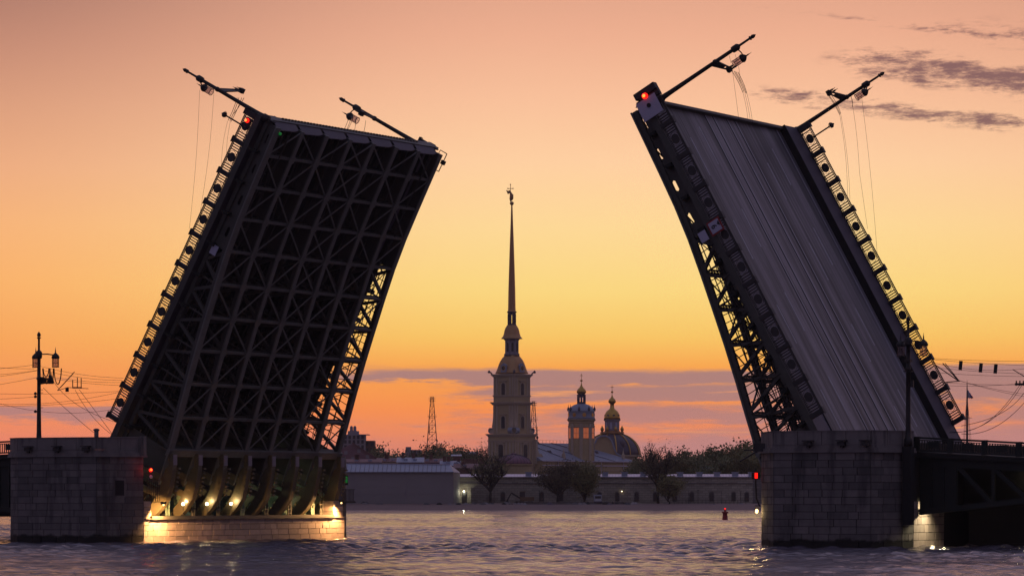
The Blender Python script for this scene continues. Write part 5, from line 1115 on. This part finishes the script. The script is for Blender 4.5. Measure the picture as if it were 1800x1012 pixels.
# ------------------------------------------------------------------ beach things
dg = thing('excavator', Matrix.Translation((xat(921,943),943,1.3)), 'small excavator with a yellow cab parked at the foot of the fortress wall', 'excavator')
b = MB(); b.box((-2.2,-1,0),(-.9,1,.8)); b.box((.9,-1,0),(2.2,1,.8)); b.box((-2.4,-.9,.1),(2.4,-.5,.7)); b.build('tracks', M['tyre'], dg); boxp(dg, 'body', (-1.0,-1.1,.9), (2.6,1.1,1.9), 'yellow'); boxp(dg, 'cab', (-1.1,-1.0,1.9), (.3,1.0,3.2), 'window'); boxp(dg, 'cab_roof', (-1.2,-1.1,3.2), (.4,1.1,3.35), 'yellow')
b = MB(); b.beam((-1,0,1.6),(-3.2,0,2.9),.35,.4); b.beam((-3.2,0,2.9),(-4.3,0,1.0),.3,.3); b.build('boom', M['black'], dg); b = MB(); b.extr([(-4.8,-.5,.1),(-3.9,-.5,.1),(-4.0,-.5,1.1),(-4.6,-.5,.9)], (0,1,0)); b.build('bucket', M['black'], dg)
vn = thing('truck', Matrix.Translation((xat(1051,942),942,1.3)), 'white truck parked by the arched window near the green light', 'truck')
boxp(vn, 'cab', (-.9,-1.2,.7), (.9,1.0,2.3), 'vanwhite'); boxp(vn, 'windscreen', (-.75,-1.26,1.5), (.75,-1.18,2.15), 'window'); boxp(vn, 'body', (-1.0,1.0,.6), (1.0,5,2.5), 'slate'); boxp(vn, 'bumper', (-.95,-1.35,.5), (.95,-1.15,.8), 'slate_d')
for sx in (-.8,.8):
    b = MB(); b.tube([(sx-.15,-.6,.42),(sx+.15,-.6,.42)], .42, 12); b.build('wheel', M['tyre'], vn)
q = thing('green_lamp', Matrix.Translation((xat(1051.5,955),955,zat(873,955))), 'tiny green light in front of an arched window above the truck', 'lamp'); part_ball(q, 'lens', (0,0,0), .14, 'greenlamp'); boxp(q, 'bracket', (-.04,0,-.04), (.04,5,.04), 'rail')
GD = 'heaps of rubble and packages along the foot of the fortress wall'
rr_ = random.Random(5)
for i in range(58):
    px = rr_.choice((rr_.uniform(640,1320),rr_.uniform(788,900),rr_.uniform(900,1110))); D = rr_.uniform(936,944); s = rr_.uniform(.35,.95); b = MB()
    for _ in range(3):
        ox, oy = rr_.uniform(-.8,.8)*s, rr_.uniform(-.4,.4); b.lathe([(s*.9,0),(s*rr_.uniform(.6,.9),s*.4),(s*.3,s*rr_.uniform(.7,1.0)),(.02,s)], 7, (ox,oy,-.2), 0, rr_.uniform(0,1))
    tag(b.build('rubble_heap', M[rr_.choice(('rubble','rubble','shade_dark','fort_d','slate_d'))], None, False, Matrix.Translation((xat(px,D),D,1.15+(D-936)*.03))), 'small heap of rubble or wrapped material lying along the foot of the fortress wall', 'rubble', GD)
b = MB(); b.box((xat(918,941),941,1.2),(xat(1095,941),941.3,1.9)); 
for i in range(20): x = xat(918+i*9.3,941); b.box((x-.1,940.8,1.2),(x+.1,941,2.05))
tag(b.build('low_barrier', M['fort_d']), 'low barrier along the beach in front of the fortress wall', 'barrier')
b = MB()
for i in range(20): x = xat(1178+i*7,944); b.box((x-.04,944,1.3),(x+.04,944.1,2.3))
b.box((xat(1178,944),944,2.25),(xat(1311,944),944.08,2.32)); b.box((xat(1178,944),944,1.8),(xat(1311,944),944.08,1.85))
tag(b.build('beach_fence', M['rail']), 'thin fence along the beach right of the small olive tree', 'fence')
for px, h_ in ((948,3.4),(1227,3.6),(1302,3.2)):
    b = MB(); b.tube([(0,0,0),(0,0,h_)], .07, 5); b.box((-.3,-.1,h_),(.3,.1,h_+.12)); tag(b.build('path_lamp', M['rail'], None, False, Matrix.Translation((xat(px,945),945,1.3))), {948:'thin unlit post at the wall foot left of the broad budding tree',1227:'thin unlit post at the wall foot right of the small olive tree',1302:'thin unlit post at the wall foot near the right end of the wall'}[px], 'post')
# buoy
by = thing('buoy', Matrix.Translation((xat(1274.5,560),560,-.05)), 'dark red navigation buoy with a red light floating on the river', 'buoy')
b = MB(); b.lathe([(.8,-.3),(.82,.0),(.82,.06),(.45,.1),(.36,.8)], 16); b.build('float', M['red'], by, True); b = MB(); b.lathe([(.42,.18),(.36,.9),(.36,1.15)], 12); b.build('tower', M['red'], by)
b = MB(); b.lathe([(.5,1.1),(.52,1.3),(.2,1.32),(.14,1.6),(.18,1.62)], 12); b.build('collar', M['red'], by); part_ball(by, 'red_light', (0,0,1.75), .13, 'redlamp')
# mooring ring of dark spray: nothing else floats on the river

# ------------------------------------------------------------------ overhead wires
def sag(p, q, s, n=14): p, q = Vector(p), Vector(q); return [p.lerp(q, i/n)-Z*(s*4*(i/n)*(1-i/n)) for i in range(n+1)]
def wire(pts, r, label, group, name='wire', c='wire'):
    b = MB(); b.tube(pts, r, 4); return tag(b.build(name, M['wire']), label, c, group)
DLw = 300
def PL(x, y, d=DLw): return P(x, y, d)
GWL = 'trolley and span wires strung around the left lamp post'
LWL = 'thin overhead wire strung past the left lamp post'
for a, c, s in (((-60,652),(68,640),.1),((-60,660),(68,650),.2),((-60,668),(66,651),.1),((-60,684),(66,663),.1),((-60,690),(230,686),.3),((-60,702),(64,697),.1),((-60,713),(210,700),.4),((70,643),(217,664),.35),((74,650),(214,668),.35),((70,658),(212,672),.3),
                ((74,662),(210,677),.2),((-60,706),(213,688),.9),((0,709),(205,718),.9),((-60,640),(60,648),.15)):
    wire(sag(PL(*a),PL(*c),s*.6), .018, LWL, GWL)
for a, m, c in (((76,681),(110,715),(165,760)),((88,660),(118,716),(205,742)),((132,685),(158,735),(196,763)),((139,684),(168,722),(197,762))):
    pts = [PL(*a).lerp(PL(*m),f).lerp(PL(*m).lerp(PL(*c),f),f) for f in np.linspace(0,1,14)]
    wire(pts, .022, 'slack wire drooping from the left lamp post towards the raised half', 'slack wires drooping beside the left lamp post')
for (x0, x1, yb), wl in zip(((75,88,674),(88,94,673),(95,108,675),(76,86,662)), ('leftmost long loop','narrow middle loop','rightmost long loop','short upper loop')):
    pts = [PL(x0+(x1-x0)*f, 647+(yb-647)*(4*f*(1-f))**.6, 300.6) for f in np.linspace(0,1,17)]
    wire(pts, .05, wl+' of thick black cable hanging beside the left lamp post', 'cable loops hanging beside the left lamp post', 'cable_loop', 'cable')
for a, c in (((101,686),(131,653)),((106,681),(129,656)),((101,686),(118,681))): wire([PL(*a),PL(*c)], .035, 'short stiff tie rod on the overhead wires right of the left lamp post', 'tie rods right of the left lamp post', 'tie_rod', 'rod')
b = MB(); p = PL(135,681)
b.beam(p-Vector((.35,0,0)),p+Vector((.4,0,0)),.12,.12)
for dx, h_ in ((-.33,.62),(.05,.82),(.36,.78)): b.tube([p+Vector((dx,0,0)),p+Vector((dx,0,h_))], .04, 5)
b.beam(p+Vector((-.8,0,.02)),p+Vector((.95,0,-.08)),.05,.05); tag(b.build('trolley_wire_switch', M['wire']), 'wire switch with upright prongs hanging right of the left lamp post', 'wire fitting')
b = MB(); p = PL(118,684.5); b.box(tuple(p-Vector((.13,.1,.17))),tuple(p+Vector((.13,.1,.17)))); tag(b.build('wire_box', M['post']), 'little square box hanging from the wires left of the pronged switch', 'box')
# right side
GWR = 'trolley and span wires at the right edge'
DRw = 262
def PR(x, y, d=DRw): return P(x, y, d)
for a, c, s in (((1628,629),(1860,634),.1),((1632,631),(1860,643),.1),((1636,636),(1800,648),.3),((1644,646),(1860,658),.1),((1650,655),(1860,661),.1),((1655,672),(1790,676),.05),((1655,677),(1790,674),.1),((1685,668),(1860,704),.2),((1690,670),(1860,699),.15),((1800,648),(1860,640),.1)):
    wire(sag(PR(*a),PR(*c),s), .016, 'thin overhead wire strung across the right edge above the flag', GWR)
for a, c, w_ in (((1644,641),(1686,670),.05),((1657,638),(1684,668),.05),((1661,638),(1686,669),.04),((1780,649),(1802,662),.04),((1660,672),(1688,669),.05)): wire([PR(*a),PR(*c)], w_, 'short stiff rod among the wires between the raised half and the hanging plates', 'stiff rods among the right wires', 'tie_rod', 'rod')
for a, m, c in (((1792,677),(1735,768),(1670,758)),((1796,677),(1745,762),(1668,760)),((1800,690),(1770,735),(1690,748)),((1805,702),(1750,768),(1690,762))):
    pts = [PR(*a).lerp(PR(*m),f).lerp(PR(*m).lerp(PR(*c),f),f) for f in np.linspace(0,1,16)]
    wire(pts, .024, 'slack wire drooping past the flag mast on the right', 'slack wires drooping past the flag mast')
for i, (x, y) in enumerate(((1688.5,642),(1724,646),(1750,648))):
    c = PR(x,y); b = MB(); b.box((-.125,-.03,-.33),(.125,.03,.33)); tag(b.build('wire_plate', M['post'], None, False, Matrix.Translation(c) @ Matrix.Rotation(.10,4,'Y')), ['narrow upright plate hanging on the right wires, leftmost of three','narrow upright plate hanging on the right wires, middle of three','narrow upright plate hanging on the right wires, rightmost of three'][i], 'plate', 'plates hanging on the right wires')
b = MB(); p = PR(1794,675)
b.beam(p-Vector((.4,0,0)),p+Vector((.5,0,0)),.16,.16)
for dx in (-.3,-.05,.2,.4): b.tube([p+Vector((dx,0,-.1)),p+Vector((dx,0,.25))], .05, 5)
tag(b.build('trolley_wire_switch', M['wire']), 'wire fitting with short prongs at the right edge of the picture', 'wire fitting')
# wires hanging from the tilted lamps
def hang(a, c, bow, r, lb, g, d):
    A, C = P(*a, d), P(*c, d); pts = [A.lerp(C,f)+Vector((bow*math.sin(PI*f),0,0)) for f in np.linspace(0,1,14)]; wire(pts, r, lb, g)
G1 = 'slack wires hanging from the tilted lamps of the left raised half'; G2 = 'slack wires hanging from the tilted lamps of the right raised half'
for a, c, bw_ in (((351,158),(333,402),.12),((376,163),(352,372),.15),((400,213),(389,290),-.1),((405,213),(398,285),-.1)): hang(a, c, bw_, .013, 'hair thin wire hanging from a tilted lamp on the left raised half', G1, 298.6)
for a, c in (((417,172),(401,212)),((420,172),(404,213)),((425,172),(406,214)),((429,172),(411,200))): hang(a, c, .05, .028, 'dark cable hanging from the wire bracket of the nearer tilted lamp, left raised half', G1+', thick', 298.2)
for a, c in (((614,204),(603,233)),((618,205),(607,234)),((622,204),(608,235)),((626,206),(622,236)),((643,212),(638,238))): hang(a, c, .03, .024, 'dark cable hanging from the wire bracket of the farther tilted lamp, left raised half', G1+', far', 322)
for a, c, bw_ in (((1282,98),(1285,112),0),((1292,96),(1301,145),.1),((1288,128),(1299,212),0),((1306,163),(1315,214),.05),((1309,163),(1319,215),.05),((1313,165),(1323,218),.05)): hang(a, c, bw_, .014, 'hair thin wire hanging from the nearer tilted lamp on the right raised half', G2, 277)
for a, c in (((1286,124),(1306,163)),((1290,125),(1308,162)),((1293,126),(1311,164)),((1297,127),(1313,165))): hang(a, c, .06, .03, 'dark cable hanging from the wire bracket of the nearer tilted lamp, right raised half', G2+', thick', 277)
for a, c, bw_ in (((1496,168),(1511,305),.1),((1514,165),(1542,446),.1),((1476,201),(1490,345),.15),((1478,201),(1494,350),.15),((1511,305),(1525,402),0)): hang(a, c, bw_, .014, 'hair thin wire hanging from the farther tilted lamp on the right raised half', G2+', far', 303)
for a, c in (((1452,163),(1476,202)),((1456,166),(1477,201)),((1461,167),(1478,200)),((1495,168),(1498,188))): hang(a, c, .08, .028, 'dark cable hanging from the wire bracket of the farther tilted lamp, right raised half', G2+', far thick', 303)

# ------------------------------------------------------------------ evening haze
HAZE = .00006
b = MB(); b.box((-1600,-450,-3.2),(1600,2750,126)); hz = b.build('haze', None); hz['kind'] = 'stuff'
hm = bpy.data.materials.new('evening_haze'); hm.use_nodes = True; ht = hm.node_tree; ht.nodes.clear()
pv = ht.nodes.new('ShaderNodeVolumePrincipled'); pv.inputs['Color'].default_value = (.95,.88,.86,1); pv.inputs['Density'].default_value = HAZE; pv.inputs['Anisotropy'].default_value = .35
ho = ht.nodes.new('ShaderNodeOutputMaterial'); ht.links.new(pv.outputs[0], ho.inputs['Volume']); hz.data.materials.append(hm)
